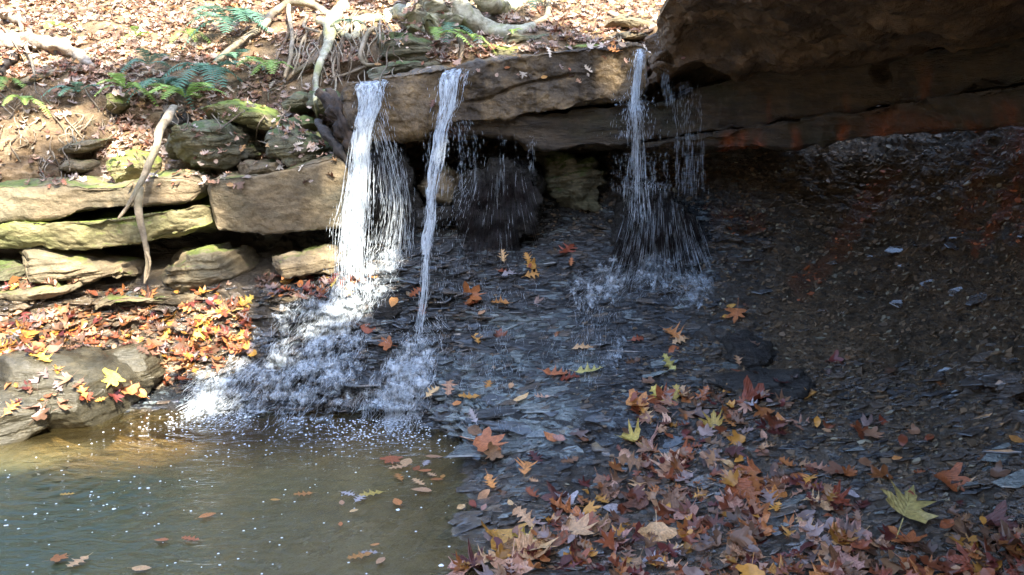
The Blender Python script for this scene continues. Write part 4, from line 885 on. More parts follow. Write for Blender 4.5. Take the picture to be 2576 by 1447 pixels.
def flow(name, pts, parent, seed, mat, lift=.012, dens=1.0, streaks=600, slen=(18, 60), rr=(.002, .006), cross=.35, sheet=True):
    """foam running over the rocks: (u,v,halfwidth)"""
    A = np.array(pts, float); n = 120; m = 60; t = np.linspace(0, len(A)-1, n); C = cr(A, t)
    D = np.gradient(C[:, :2], axis=0); D /= np.linalg.norm(D, axis=1, keepdims=True)+1e-9; Nn_ = np.stack([-D[:, 1], D[:, 0]], -1)
    q = random.Random(seed)
    if sheet:
        V_ = np.zeros((n, m, 3)); okm = np.ones((n, m), bool)
        s = np.linspace(-1, 1, m)
        for i in range(n):
            for j in range(m):
                rag = 1+.25*math.sin(i*.31+seed)+.15*math.sin(i*.83)
                u = C[i, 0]+Nn_[i, 0]*s[j]*C[i, 2]*rag; v = C[i, 1]+Nn_[i, 1]*s[j]*C[i, 2]*rag
                h = hit(u, v)
                if h is None: okm[i, j] = False; V_[i, j] = (0, 0, -5); continue
                V_[i, j] = h[0]; V_[i, j] += np.array(h[1])*lift - np.array(ray(u, v))*.004
        fb = np.abs(fbm(V_, 14, 4, seed)); edge = (1-np.abs(s))[None]**.5
        V_[..., 2] += fb*.012*edge+.0; V_[..., 1] -= fb*.010*edge
        Fg = grid_faces(n, m); ok = okm.reshape(-1)[Fg].all(1)
        dY = V_.reshape(-1, 3)[Fg][..., 1]; ok &= (dY.max(1)-dY.min(1)) < .22
        mesh_raw(name, V_, Fg[ok], M[mat], parent)
    S = []
    for i in range(streaks):
        tt_ = q.random()*(len(A)-1); c = cr(A, np.array([tt_]))[0]; k_ = min(n-1, int(tt_/(len(A)-1)*(n-1)))
        o_ = max(-1.25, min(1.25, q.gauss(0, .55)))*c[2]; u = c[0]+Nn_[k_, 0]*o_; v = c[1]+Nn_[k_, 1]*o_
        if vn(np.array([[u/42., v/24., seed*1.7]]), 4)[0] < q.uniform(-.45, .25): continue
        L = q.uniform(*slen); ang = math.atan2(D[k_, 1], D[k_, 0])*.6 + (math.pi*.5)*.4 + q.gauss(0, cross*.5)
        pp = []; hh_ = q.random()*.008; wob = q.uniform(0, 6)
        for w in np.linspace(0, 1, 7):
            h = hit(u+math.cos(ang)*L*w+math.sin(w*7+wob)*L*.07, v+math.sin(ang)*L*w)
            if h: pp.append(np.array(h[0])+np.array([0, -.006-hh_, .004]))
        if len(pp) == 7 and max(np.linalg.norm(pp[z]-pp[z+1]) for z in range(6)) < .10: S.append((pp, q.uniform(*rr)))
    if S: tag(strands('foam_streaks', S, M['film'], parent), kind='stuff')
SK = []
f1 = empty('waterfall', tuple(at(885, 740, 5.78)), 'widest white waterfall, nearest the tan block, foaming down to the pool', 'waterfall')
f2 = empty('waterfall', tuple(at(1050, 850, 5.5)), 'slim leaning waterfall that hits the shale in a narrow foam fan', 'waterfall')
f3 = empty('waterfall', tuple(at(1600, 660, 6.0)), 'thin broken waterfall beside the overhang, splashing onto the mossy mound', 'waterfall')
f4 = empty('dripping_water', tuple(at(1730, 460, 5.8)), 'loose curtain of drips falling from the overhang edge right of the third waterfall', 'dripping water')
f5 = empty('dripping_water', tuple(at(1220, 450, 6.0)), 'fine drips falling from the ledge between the second and third waterfalls', 'dripping water')
flow('cascade', [(900, 745, 40), (868, 775, 62), (830, 820, 85), (775, 870, 95), (715, 920, 95), (640, 965, 80), (560, 985, 60), (490, 992, 45)], f1, 11, 'foam', streaks=4200, rr=(.0012, .0034), slen=(16, 64), cross=.35)
flow('cascade', [(900, 830, 30), (880, 880, 50), (840, 950, 70), (780, 1005, 75), (700, 1030, 60)], f1, 12, 'foamthin', streaks=600, rr=(.0008, .0025), slen=(8, 26))
flow('cascade', [(1052, 848, 22), (1045, 880, 40), (1030, 930, 55), (1000, 985, 62), (975, 1035, 68)], f2, 13, 'foam', streaks=3400, rr=(.0012, .0036), slen=(16, 70), cross=.3)
flow('cascade', [(1080, 800, 20), (1100, 830, 35), (1085, 880, 30)], f2, 14, 'foamthin', streaks=120, rr=(.001, .003), sheet=False)
flow('cascade', [(1660, 672, 34), (1590, 690, 46), (1520, 715, 44), (1440, 745, 34)], f3, 15, 'foam', streaks=900, rr=(.0006, .0018), slen=(8, 24), cross=.6)
flow('cascade', [(1620, 672, 34), (1700, 700, 46), (1780, 740, 44)], f3, 16, 'foamthin', streaks=600, rr=(.0006, .0016), slen=(6, 20), cross=.6, sheet=True)
flow('cascade', [(1565, 850, 8), (1550, 885, 14), (1530, 925, 16)], f3, 17, 'foamthin', streaks=110, rr=(.0006, .002), slen=(6, 16), sheet=True)
flow('runoff', [(1500, 740, 60), (1480, 840, 90), (1450, 940, 90)], f3, 19, 'foamthin', streaks=420, rr=(.0007, .0018), slen=(10, 40), sheet=False)
flow('runoff', [(1220, 640, 90), (1240, 780, 110), (1220, 920, 110), (1230, 1080, 80)], f5, 20, 'foamthin', streaks=650, rr=(.0007, .0018), slen=(10, 40), sheet=False)
flow('cascade', [(1000, 610, 20), (975, 650, 40), (940, 700, 45), (920, 740, 30)], f1, 18, 'foamthin', streaks=500, rr=(.001, .004))
c1_ = [(946, 208, 6.22, 34), (940, 206, 6.07, 32), (932, 225, 6.0, 27), (926, 270, 5.96, 23), (916, 330, 5.92, 20), (907, 400, 5.9, 19), (900, 480, 5.87, 22), (892, 560, 5.84, 28), (888, 640, 5.8, 30), (884, 740, 5.74, 30)]
fall_sheet('water_sheet', c1_[:7], f1, 401); filaments('filaments', c1_, f1, 170, 431, 1.05); filaments('filaments', c1_[4:], f1, 110, 432, 1.5, (.15, .6)); fall_drops('drops', c1_, f1, 900, 402, 1.2, (.01, .04), (.0012, .003))
fall_drops('drops', c1_[5:], f1, 1100, 403, 1.5, (.01, .06), (.001, .003))
fall_drops('drops', [(945, 230, 5.98, 20), (965, 330, 5.95, 22), (985, 420, 5.95, 30), (1000, 520, 5.95, 36), (985, 640, 5.9, 46)], f1, 500, 404, 1.2, (.015, .06), (.0008, .002)); filaments('filaments', [(960, 330, 5.98, 18), (985, 420, 5.95, 26), (1000, 520, 5.95, 34), (985, 640, 5.9, 46)], f1, 60, 436, 1., (.15, .5), (.0008, .002))
c2_ = [(1153, 176, 6.18, 22), (1150, 174, 6.02, 22), (1140, 200, 5.94, 21), (1129, 260, 5.9, 19), (1112, 330, 5.86, 12), (1103, 400, 5.82, 13), (1089, 480, 5.77, 8), (1083, 560, 5.72, 11), (1072, 640, 5.66, 7), (1069, 720, 5.6, 9), (1058, 800, 5.54, 8), (1052, 860, 5.48, 9)]
fall_sheet('water_sheet', c2_[:9], f2, 411); filaments('filaments', c2_, f2, 120, 433, 1.3, (.1, .4), (.0012, .003)); fall_drops('drops', c2_, f2, 700, 412, 1.7, (.01, .05), (.0008, .0025))
fall_drops('drops', [(1160, 300, 5.95, 30), (1175, 420, 5.92, 40), (1130, 560, 5.85, 50), (1110, 760, 5.7, 40)], f2, 420, 413, 1.2, (.01, .04), (.0007, .0018))
c3_ = [(1612, 122, 5.95, 8), (1608, 150, 5.85, 9), (1602, 200, 5.84, 9), (1598, 255, 5.82, 10), (1600, 300, 5.8, 15), (1602, 380, 5.85, 18), (1600, 470, 5.85, 22), (1602, 560, 5.8, 26)]
filaments('filaments', c3_, f3, 130, 434, 1.1, (.08, .3), (.0014, .004)); filaments('filaments', c3_[:5], f3, 46, 435, .8, (.3, .8), (.002, .005)); fall_drops('drops', c3_, f3, 600, 422, 1.8, (.01, .05), (.0008, .0025))
fall_drops('drops', [(1600, 262, 5.8, 8), (1598, 290, 5.75, 40), (1590, 340, 5.72, 55)], f3, 260, 423, 1.2, (.01, .04), (.0008, .0025))
drips('drops', 1645, 1668, 90, 250, 5.75, 160, 1, f4, slant=.18); drips('drops', 1690, 1760, 200, 470, 5.7, 380, 2, f4, (.02, .08), slant=.06)
drips('drops', 1540, 1700, 380, 480, 5.8, 300, 3, f3)
drips('drops', 1050, 1320, 320, 470, 6.0, 220, 4, f5, (.02, .08), slant=.02); drips('drops', 1310, 1345, 340, 420, 6.0, 50, 5, f5)
SPL = random.Random(3)
def splash(c, n, parent, seed, su, sv):
    q = random.Random(seed); S = []
    for i in range(n):
        u = q.gauss(c[0], su); v = c[1]-abs(q.gauss(0, sv)); p = at(u, v, c[2]-q.random()*.12); a = q.uniform(-1, 1)*.8
        dd = np.array([math.sin(a), -.2, math.cos(a)]); L = q.uniform(.004, .022)
        S.append(([p, p+dd*L*.5, p+dd*L], q.uniform(.001, .0032)))
    tag(strands('splash_drops', S, M['drop'], parent), kind='stuff')
splash((885, 750, 5.7), 420, f1, 1, 50, 35); splash((1052, 868, 5.44), 240, f2, 2, 34, 30); splash((1600, 270, 5.75), 90, f3, 3, 30, 14); splash((1620, 480, 5.85), 160, f3, 4, 40, 16)
splash((975, 1040, 5.1), 120, f2, 5, 60, 12); splash((620, 1010, 5.2), 120, f1, 6, 90, 12)

# foam bubbles floating on the pool
q = random.Random(8); Vs, Fs, n0 = [], [], 0
def bubble(u, v, r):
    global n0
    p = at(u, v, 1.); d = p-np.array([0, 0, CZ]); d = d*(CZ/-d[2]); c = np.array([0, 0, CZ])+d
    k = 9; th = np.linspace(0, 2*math.pi, k, endpoint=False); rr_ = r*(1+.2*np.array([q.uniform(-1, 1) for _ in th]))
    ring = np.stack([c[0]+np.cos(th)*rr_, c[1]+np.sin(th)*rr_, np.full(k, .0015)], -1); ring2 = c*np.array([1, 1, 0])+(ring-c)*.6; ring2[:, 2] = .0015+r*.25
    Vs.append(np.concatenate([ring, ring2, [[c[0], c[1], .0015+r*.32]]]))
    a = np.arange(k); b = (a+1) % k
    Fs.append(np.concatenate([np.stack([a, b, b+k, a+k], -1), np.stack([a+k, b+k, np.full(k, 2*k), np.full(k, 2*k)], -1)])+n0); n0 += 2*k+1
POOL = [(0, 1160), (200, 1110), (360, 1040), (460, 1000), (640, 1045), (930, 1055), (1060, 1055), (1165, 1125), (1150, 1250), (1120, 1447), (0, 1447)]
for i in range(1700):
    u = q.uniform(0, 1170); v = 1000+450*q.random()**1.6
    if not inpoly(u, v, POOL): continue
    near = min(1, max(0, (1160-v)/150)); dens = .16+.84*near
    stream = math.exp(-((v-(1330-.33*u))/28)**2)
    if q.random() > dens*.6+stream*.5: continue
    bubble(u, v, q.uniform(.0018, .006)*(1.5 if v > 1200 and q.random() < .25 else 1)*(1.5 if q.random() < .06 else 1))
for i in range(700):
    u = q.gauss(960, 120); v = 1050+abs(q.gauss(0, 40))
    if inpoly(u, v, POOL): bubble(u, v, q.uniform(.002, .006))
for i in range(420):
    u = q.gauss(560, 90); v = 1010+(640-u)*.12+abs(q.gauss(0, 34))
    if inpoly(u, v, POOL): bubble(u, v, q.uniform(.002, .007))
Fa = np.concatenate(Fs); tri = Fa[:, 2] == Fa[:, 3]
o = mesh_raw('foam_bubbles', np.concatenate(Vs), [Fa[~tri], Fa[tri][:, :3]], M['foamdot']); tag(o, 'white foam bubbles scattered over the pool surface', 'foam', kind='stuff')

# ------------------------------------------------------------------ leaves
def leaf_shape(kind, q):
    """pairs along the midrib: half outline (x, y), y from 0 to 1"""
    if kind == 'beech':
        t = np.linspace(0, 1, 10); w = .27*np.sin(math.pi*t**.85)**.8*(1-.1*t); w[0] = .01; w[-1] = 0
        w[1:-1] *= 1+.06*np.array([(-1)**i for i in range(8)]); return np.stack([w, t], -1)
    if kind == 'oak':
        y = [0, .06, .16, .24, .28, .34, .45, .47, .52, .60, .70, .70, .75, .84, .90, .93, 1]
        x = [.02, .05, .17, .22, .09, .08, .28, .36, .12, .10, .25, .33, .10, .10, .16, .06, 0]
        x = [a*(1+q.uniform(-.15, .15)) for a in x]; return np.stack([x, y], -1)
def leaf_geo(kind, q):
    """returns V (n,3) length about 1 along +y centred, F tris"""
    if kind in ('beech', 'oak'):
        Hh = leaf_shape(kind, q); n = len(Hh); mid = np.stack([0*Hh[:, 1], Hh[:, 1], 0*Hh[:, 1]], -1)
        Hr = Hh.copy() if kind == 'beech' else leaf_shape(kind, q)
        l = np.stack([-Hr[:, 0], Hr[:, 1], 0*Hr[:, 0]], -1); r = np.stack([Hh[:, 0], Hh[:, 1], 0*Hh[:, 0]], -1)
        V_ = np.concatenate([mid, l, r]); Fc = []
        for i in range(n-1):
            Fc += [(i, i+1, n+i+1), (i, n+i+1, n+i), (i, 2*n+i, 2*n+i+1), (i, 2*n+i+1, i+1)]
        k0 = len(V_); V_ = np.concatenate([V_, [[-.008, 0, 0], [.008, 0, 0], [.01, -.22, .02], [-.004, -.22, .02]]]); Fc += [(k0, k0+1, k0+2), (k0, k0+2, k0+3)]
    else:
        tips = [(-150, .30), (-112, .30), (-100, .44), (-80, .50), (-66, .40), (-52, .28), (-42, .44), (-30, .62), (-17, .52), (-8, .40)]
        P2 = []
        full = [(a, r) for a, r in tips] + [(-4, .52), (0, .70), (4, .52)] + [(-a, r) for a, r in reversed(tips)]
        if kind == 'maple':
            full = [(-155, .22), (-125, .26), (-112, .40), (-98, .36), (-88, .50), (-76, .34), (-64, .22), (-52, .38), (-44, .62), (-34, .42), (-24, .24), (-14, .44), (-8, .48), (0, .74), (8, .48), (14, .44), (24, .24), (34, .42), (44, .62), (52, .38), (64, .22), (76, .34), (88, .50), (98, .36), (112, .40), (125, .26), (155, .22)]
        for a, r in full:
            r = r*(1+q.uniform(-.07, .07)); P2.append((math.sin(R(a))*r, .3+math.cos(R(a))*r, 0))
        P2 = np.array(P2); c = np.array([0, .3, 0]); inner = c+(P2-c)*.5; n = len(P2)
        V_ = np.concatenate([[c], inner, P2]); Fc = []
        for i in range(n):
            j = (i+1) % n
            Fc += [(0, 1+i, 1+j), (1+i, 1+n+i, 1+n+j), (1+i, 1+n+j, 1+j)]
        k0 = len(V_); V_ = np.concatenate([V_, [[-.008, .05, 0], [.008, .05, 0], [.02, -.35, .03], [.004, -.35, .03]]]); Fc += [(k0, k0+1, k0+2), (k0, k0+2, k0+3)]
    V_ = V_.copy(); V_[:, 1] -= .45
    a, b, c_ = q.uniform(.2, 1.7), q.uniform(-.9, 1.0), q.uniform(-.8, .8)
    V_[:, 2] += a*V_[:, 0]**2*1.2 + b*V_[:, 1]**2*.6 + c_*V_[:, 0]*V_[:, 1] + .05*np.sin(V_[:, 0]*14+q.random()*6)*np.abs(V_[:, 0])*2 + .02*np.sin(V_[:, 1]*11+q.random()*6)
    return V_, np.array(Fc)
LQ = random.Random(21)
PROTO = {}
for kd in ('beech', 'oak', 'maple', 'sycamore'):
    PROTO[kd] = [leaf_geo(kd, LQ) for _ in range(10)]
LM = {}
for kd, lst in PROTO.items():
    LM[kd] = []
    for V_, F_ in lst:
        me = bpy.data.meshes.new(kd+'_leaf'); me.from_pydata(V_.tolist(), [], F_.tolist()); me.polygons.foreach_set('use_smooth', [True]*len(F_)); me.update()
        me.materials.append(ML['rust']); LM[kd].append(me)
LEAVES = []
def put_leaf(u, v, size_px, kd, colr, q, tilt=.25, lift=.006, special=None, spin=None, flat=False):
    if flat:   # floating on the pool
        p = at(u, v, 1.); d = p-np.array([0, 0, CZ]); c = np.array([0, 0, CZ])+d*(CZ/-d[2]); loc = Vector(c); loc.z = .006; n = Vector((0, 0, 1)); where = 'pool'; tilt = .03
    else:
        h = hit(u, v)
        if h is None: return None
        loc, n, where = h
        n = (n*.45 + Vector((0, -.35, .75))*.75).normalized()
    size = size_px*px(loc.y)*(1/ (CP))*1.12
    o = bpy.data.objects.new(kd+'_leaf', q.choice(LM[kd])); col.objects.link(o)
    up = (n + Vector((q.gauss(0, tilt), q.gauss(0, tilt), 0))).normalized()
    rot = up.to_track_quat('Z', 'Y').to_matrix().to_4x4() @ Matrix.Rotation(q.uniform(0, 6.283) if spin is None else spin, 4, 'Z')
    hgt = .35*size*.12 if not flat else 0
    o.matrix_world = Matrix.Translation(loc+n*(lift+hgt)) @ rot @ Matrix.Scale(size, 4) @ Matrix.Diagonal((1, 1, .18 if flat else 1, 1))
    o.material_slots[0].link = 'OBJECT'; o.material_slots[0].material = ML[colr]
    LEAVES.append(dict(o=o, u=u, v=v, s=size, kd=kd, c=colr, where=where, sp=special))
    return o
EX = [ # u, v, size, kind, colour, floating
 (2280, 1290, 135, 'maple', 'yellow-green', 0, 'largest leaf, a broad yellow-green maple leaf with a rust leaf on it'),
 (2292, 1268, 48, 'beech', 'rust', 0, 'oval rust leaf lying on the big yellow-green maple leaf'),
 (2390, 1218, 88, 'sycamore', 'rust', 0, 'big curled rust leaf alone on the dark slope'),
 (2515, 1330, 95, 'sycamore', 'maroon', 0, 'big dark maroon leaf near the frame edge'),
 (1665, 1005, 70, 'oak', 'yellow', 0, 'bright yellow lobed leaf standing up on dark shale'),
 (1605, 1022, 66, 'sycamore', 'orange', 0, 'crumpled orange leaf next to the bright yellow lobed leaf'),
 (1583, 1106, 66, 'maple', 'yellow', 0, 'yellow maple leaf at the near edge of the shale slope'), (1798, 1062, 58, 'maple', 'yellow', 0, 'yellow maple leaf topping the heap of brown leaves'),
 (1832, 1066, 50, 'oak', 'orange', 0, None), (1885, 1025, 40, 'maple', 'pale grey', 0, None), (1480, 940, 64, 'oak', 'yellow-green', 0, 'long yellow-green leaf in the middle of the shale slope'),
 (1395, 946, 60, 'oak', 'orange', 0, None), (1430, 955, 55, 'oak', 'rust', 0, None), (1190, 748, 58, 'sycamore', 'rust', 0, 'large rust leaf upright on wet shale right of the second waterfall'),
 (1260, 765, 42, 'oak', 'golden', 0, None), (1190, 768, 36, 'oak', 'rust', 0, None), (1212, 793, 26, 'beech', 'tan', 0, None), (1200, 858, 36, 'oak', 'golden', 0, None),
 (970, 866, 36, 'sycamore', 'rust', 0, None), (1852, 798, 56, 'maple', 'orange', 0, 'orange maple leaf high on the dark wall'), (1838, 773, 22, 'beech', 'golden', 0, None), (1826, 801, 20, 'beech', 'golden', 0, None),
 (1465, 878, 50, 'oak', 'tan', 0, None), (1265, 652, 38, 'oak', 'tan', 0, None), (1328, 655, 34, 'oak', 'golden', 0, None), (1334, 670, 28, 'sycamore', 'golden', 0, None),
 (1425, 636, 60, 'oak', 'rust', 0, None), (1437, 660, 22, 'oak', 'orange', 0, None), (1285, 692, 48, 'oak', 'pale grey', 0, None), (1270, 690, 34, 'oak', 'rust', 0, None), (1340, 692, 40, 'oak', 'golden', 0, None),
 (1695, 883, 36, 'beech', 'orange', 0, None), (1605, 855, 36, 'oak', 'rust', 0, None), (1690, 843, 64, 'oak', 'orange', 0, None), (1715, 858, 46, 'oak', 'tan', 0, None), (1682, 916, 50, 'oak', 'yellow-green', 0, None),
 (845, 708, 42, 'oak', 'yellow', 0, None), (940, 694, 34, 'maple', 'golden', 0, None), (615, 765, 48, 'oak', 'yellow', 0, None), (1048, 735, 34, 'oak', 'rust', 0, None), (932, 832, 48, 'beech', 'rust', 0, None), (990, 762, 40, 'beech', 'orange', 0, None),
 (985, 1164, 58, 'sycamore', 'orange', 1, None), (1022, 1170, 55, 'beech', 'tan', 1, None), (1005, 1182, 50, 'oak', 'tan', 1, None), (1090, 1156, 42, 'beech', 'tan', 1, None), (1072, 1172, 40, 'oak', 'pale grey', 1, None),
 (1048, 1187, 34, 'beech', 'rust', 1, None), (1070, 1192, 34, 'beech', 'orange', 1, None), (1088, 1203, 34, 'oak', 'tan', 1, None), (1004, 1208, 46, 'oak', 'golden', 1, None), (1114, 1207, 24, 'beech', 'golden', 1, None), (1054, 1222, 46, 'oak', 'tan', 1, None),
 (1098, 1214, 32, 'beech', 'rust', 1, None), (1062, 1241, 52, 'beech', 'tan', 1, None), (1000, 1272, 42, 'beech', 'orange', 1, None), (936, 1250, 60, 'oak', 'yellow', 1, None), (905, 1262, 46, 'oak', 'pale grey', 1, None), (874, 1250, 40, 'oak', 'pale grey', 1, None),
 (860, 1274, 26, 'beech', 'tan', 1, None), (890, 1294, 26, 'beech', 'tan', 1, None), (765, 1251, 46, 'oak', 'golden', 1, None), (692, 1266, 24, 'beech', 'golden', 1, None), (520, 1306, 42, 'beech', 'orange', 1, None), (408, 1368, 36, 'beech', 'orange', 1, None),
 (482, 1366, 50, 'oak', 'orange', 1, None), (908, 1408, 62, 'oak', 'golden', 1, None), (932, 1400, 42, 'oak', 'pale grey', 1, None), (958, 1420, 36, 'beech', 'tan', 1, None), (944, 1380, 24, 'beech', 'orange', 1, None), (857, 1328, 22, 'beech', 'orange', 1, None),
 (150, 1414, 46, 'sycamore', 'rust', 1, None), (200, 1422, 64, 'oak', 'tan', 1, None), (172, 1252, 34, 'oak', 'golden', 1, None), (115, 1078, 66, 'oak', 'orange', 1, 'orange lobed leaf floating beside the rounded pool boulder'), (140, 1066, 52, 'oak', 'golden', 1, None), (355, 1440, 50, 'beech', 'tan', 1, None),
 (1130, 975, 56, 'oak', 'tan', 0, None), (1088, 992, 46, 'oak', 'tan', 0, None), (1180, 1004, 50, 'oak', 'golden', 0, None), (1152, 1018, 24, 'beech', 'orange', 0, None), (1230, 971, 34, 'oak', 'golden', 0, None), (1286, 975, 24, 'beech', 'tan', 0, None),
 (1312, 1008, 40, 'beech', 'tan', 0, None), (1366, 1006, 42, 'oak', 'pinkish', 0, None), (1192, 1052, 40, 'oak', 'pale grey', 0, None), (1196, 1086, 48, 'beech', 'brown', 0, None), (1230, 1124, 84, 'sycamore', 'orange', 0, 'wide orange leaf draped over the pale shale step'), (1238, 1146, 50, 'sycamore', 'brown', 0, None),
 (1388, 1107, 42, 'beech', 'orange', 0, None), (1408, 1110, 38, 'beech', 'pinkish', 0, None), (1326, 1184, 70, 'oak', 'orange', 0, None), (1350, 1160, 50, 'oak', 'maroon', 0, None), (1435, 1165, 50, 'oak', 'brown', 0, None), (1235, 1220, 56, 'oak', 'orange', 0, None), (1216, 1246, 38, 'beech', 'tan', 0, None),
 (1345, 1215, 24, 'oak', 'tan', 0, None), (1160, 1283, 30, 'beech', 'tan', 0, None), (1190, 1272, 30, 'beech', 'rust', 0, None), (1218, 1283, 24, 'beech', 'pinkish', 0, None), (1285, 1272, 26, 'beech', 'tan', 0, None), (1298, 1290, 30, 'beech', 'tan', 0, None), (1340, 1252, 52, 'oak', 'rust', 0, None), (1400, 1262, 70, 'sycamore', 'maroon', 0, None), (1420, 1262, 60, 'sycamore', 'pale grey', 0, None),
 (1890, 1195, 62, 'maple', 'orange', 0, None), (1965, 1230, 60, 'sycamore', 'pinkish', 0, None), (1830, 1270, 66, 'sycamore', 'pinkish', 0, None), (2020, 1215, 56, 'sycamore', 'orange', 0, None), (2030, 1325, 72, 'oak', 'tan', 0, None), (2042, 1265, 60, 'oak', 'tan', 0, None),
 (1945, 1255, 60, 'sycamore', 'orange', 0, None), (2165, 1380, 44, 'beech', 'orange', 0, None), (2215, 1375, 46, 'beech', 'tan', 0, None), (2110, 1362, 50, 'sycamore', 'tan', 0, None), (2245, 1340, 34, 'beech', 'rust', 0, None), (2380, 1328, 50, 'beech', 'rust', 0, None), (2555, 1112, 40, 'beech', 'golden', 0, None),
 (2545, 1400, 56, 'beech', 'orange', 0, None), (2460, 1432, 50, 'beech', 'orange', 0, None), (2310, 1195, 30, 'oak', 'rust', 0, None), (2255, 1160, 26, 'beech', 'orange', 0, None), (2220, 1068, 34, 'beech', 'rust', 0, None), (2155, 1085, 32, 'oak', 'orange', 0, None), (2135, 1195, 40, 'sycamore', 'rust', 0, None), (1960, 1065, 40, 'beech', 'orange', 0, None),
 (1500, 1330, 86, 'maple', 'brown', 0, None), (1440, 1330, 76, 'oak', 'pinkish', 0, None), (1545, 1370, 90, 'maple', 'pinkish', 0, None), (1690, 1390, 60, 'oak', 'tan', 0, None), (1650, 1330, 40, 'oak', 'golden', 0, None), (1720, 1350, 60, 'beech', 'pinkish', 0, None), (1600, 1265, 80, 'sycamore', 'brown', 0, None),
 (280, 958, 58, 'sycamore', 'yellow', 0, 'sunlit yellow leaf on the corner of the square rock'), (60, 845, 60, 'sycamore', 'golden', 0, None), (100, 900, 70, 'oak', 'golden', 0, None), (205, 985, 46, 'oak', 'orange', 0, None), (215, 1000, 36, 'sycamore', 'rust', 0, None), (30, 1030, 50, 'oak', 'golden', 0, None), (320, 980, 50, 'sycamore', 'orange', 0, None), (350, 990, 40, 'beech', 'orange', 0, None),
 (605, 880, 60, 'oak', 'orange', 0, None), (520, 845, 70, 'oak', 'yellow', 0, None), (600, 800, 40, 'oak', 'golden', 0, None), (615, 850, 54, 'oak', 'golden', 0, None),
 (1366, 197, 16, 'beech', 'golden', 0, None), (1457, 208, 18, 'oak', 'tan', 0, None), (1432, 178, 9, 'beech', 'orange', 0, None), (1090, 265, 26, 'oak', 'brown', 0, None), (1545, 130, 30, 'oak', 'orange', 0, None), (1540, 112, 20, 'beech', 'golden', 0, None), (1275, 175, 14, 'beech', 'rust', 0, None), (1718, 150, 14, 'beech', 'pinkish', 0, None)]
for (u, v, s, kd, c, fl, sp) in EX: put_leaf(u, v, s, kd, c, LQ, tilt=.12, special=sp, flat=bool(fl), lift=.075 if (sp and 'oval rust' in sp) else (.045 if (sp and 'broad yellow-green' in sp) else .012))
DENSE = [(1150, 1390), (1330, 1300), (1450, 1230), (1560, 1150), (1570, 1050), (1600, 985), (1740, 990), (1960, 1000), (1990, 1070), (1930, 1150), (2100, 1180), (2250, 1260), (2576, 1330), (2576, 1475), (1110, 1475)]
CW = ['rust']*16 + ['orange']*10 + ['tan']*19 + ['brown']*18 + ['pinkish']*22 + ['pale grey']*9 + ['maroon']*8 + ['golden']*4 + ['yellow']*1 + ['yellow-green']*1
target_n = 262
while len(LEAVES) < target_n:
    u = LQ.uniform(1100, 2576); v = LQ.uniform(980, 1465)
    if not inpoly(u, v, DENSE) or math.hypot((u-2280)/115, (v-1290)/75) < 1: continue
    kd = LQ.choice(['beech', 'beech', 'oak', 'oak', 'sycamore', 'maple']); base = {'beech': 46, 'oak': 70, 'sycamore': 82, 'maple': 76}[kd]
    put_leaf(u, v, base*LQ.uniform(.7, 1.2)*(.75+.5*(v-980)/467), kd, LQ.choice(CW), LQ, tilt=.24, lift=.004+.012*LQ.random())
BANK = [(0, 800), (180, 790), (420, 775), (620, 760), (640, 800), (640, 900), (560, 920), (480, 950), (420, 985), (400, 900), (330, 870), (200, 880), (0, 900)]
while len(LEAVES) < 300:
    u = LQ.uniform(0, 650); v = LQ.uniform(760, 990)
    if not inpoly(u, v, BANK): continue
    kd = LQ.choice(['oak', 'oak', 'sycamore', 'maple', 'beech']); put_leaf(u, v, LQ.uniform(34, 58), kd, LQ.choice(['orange', 'golden', 'tan', 'brown', 'orange', 'rust', 'tan', 'maroon', 'rust']), LQ, tilt=.35, lift=.01)

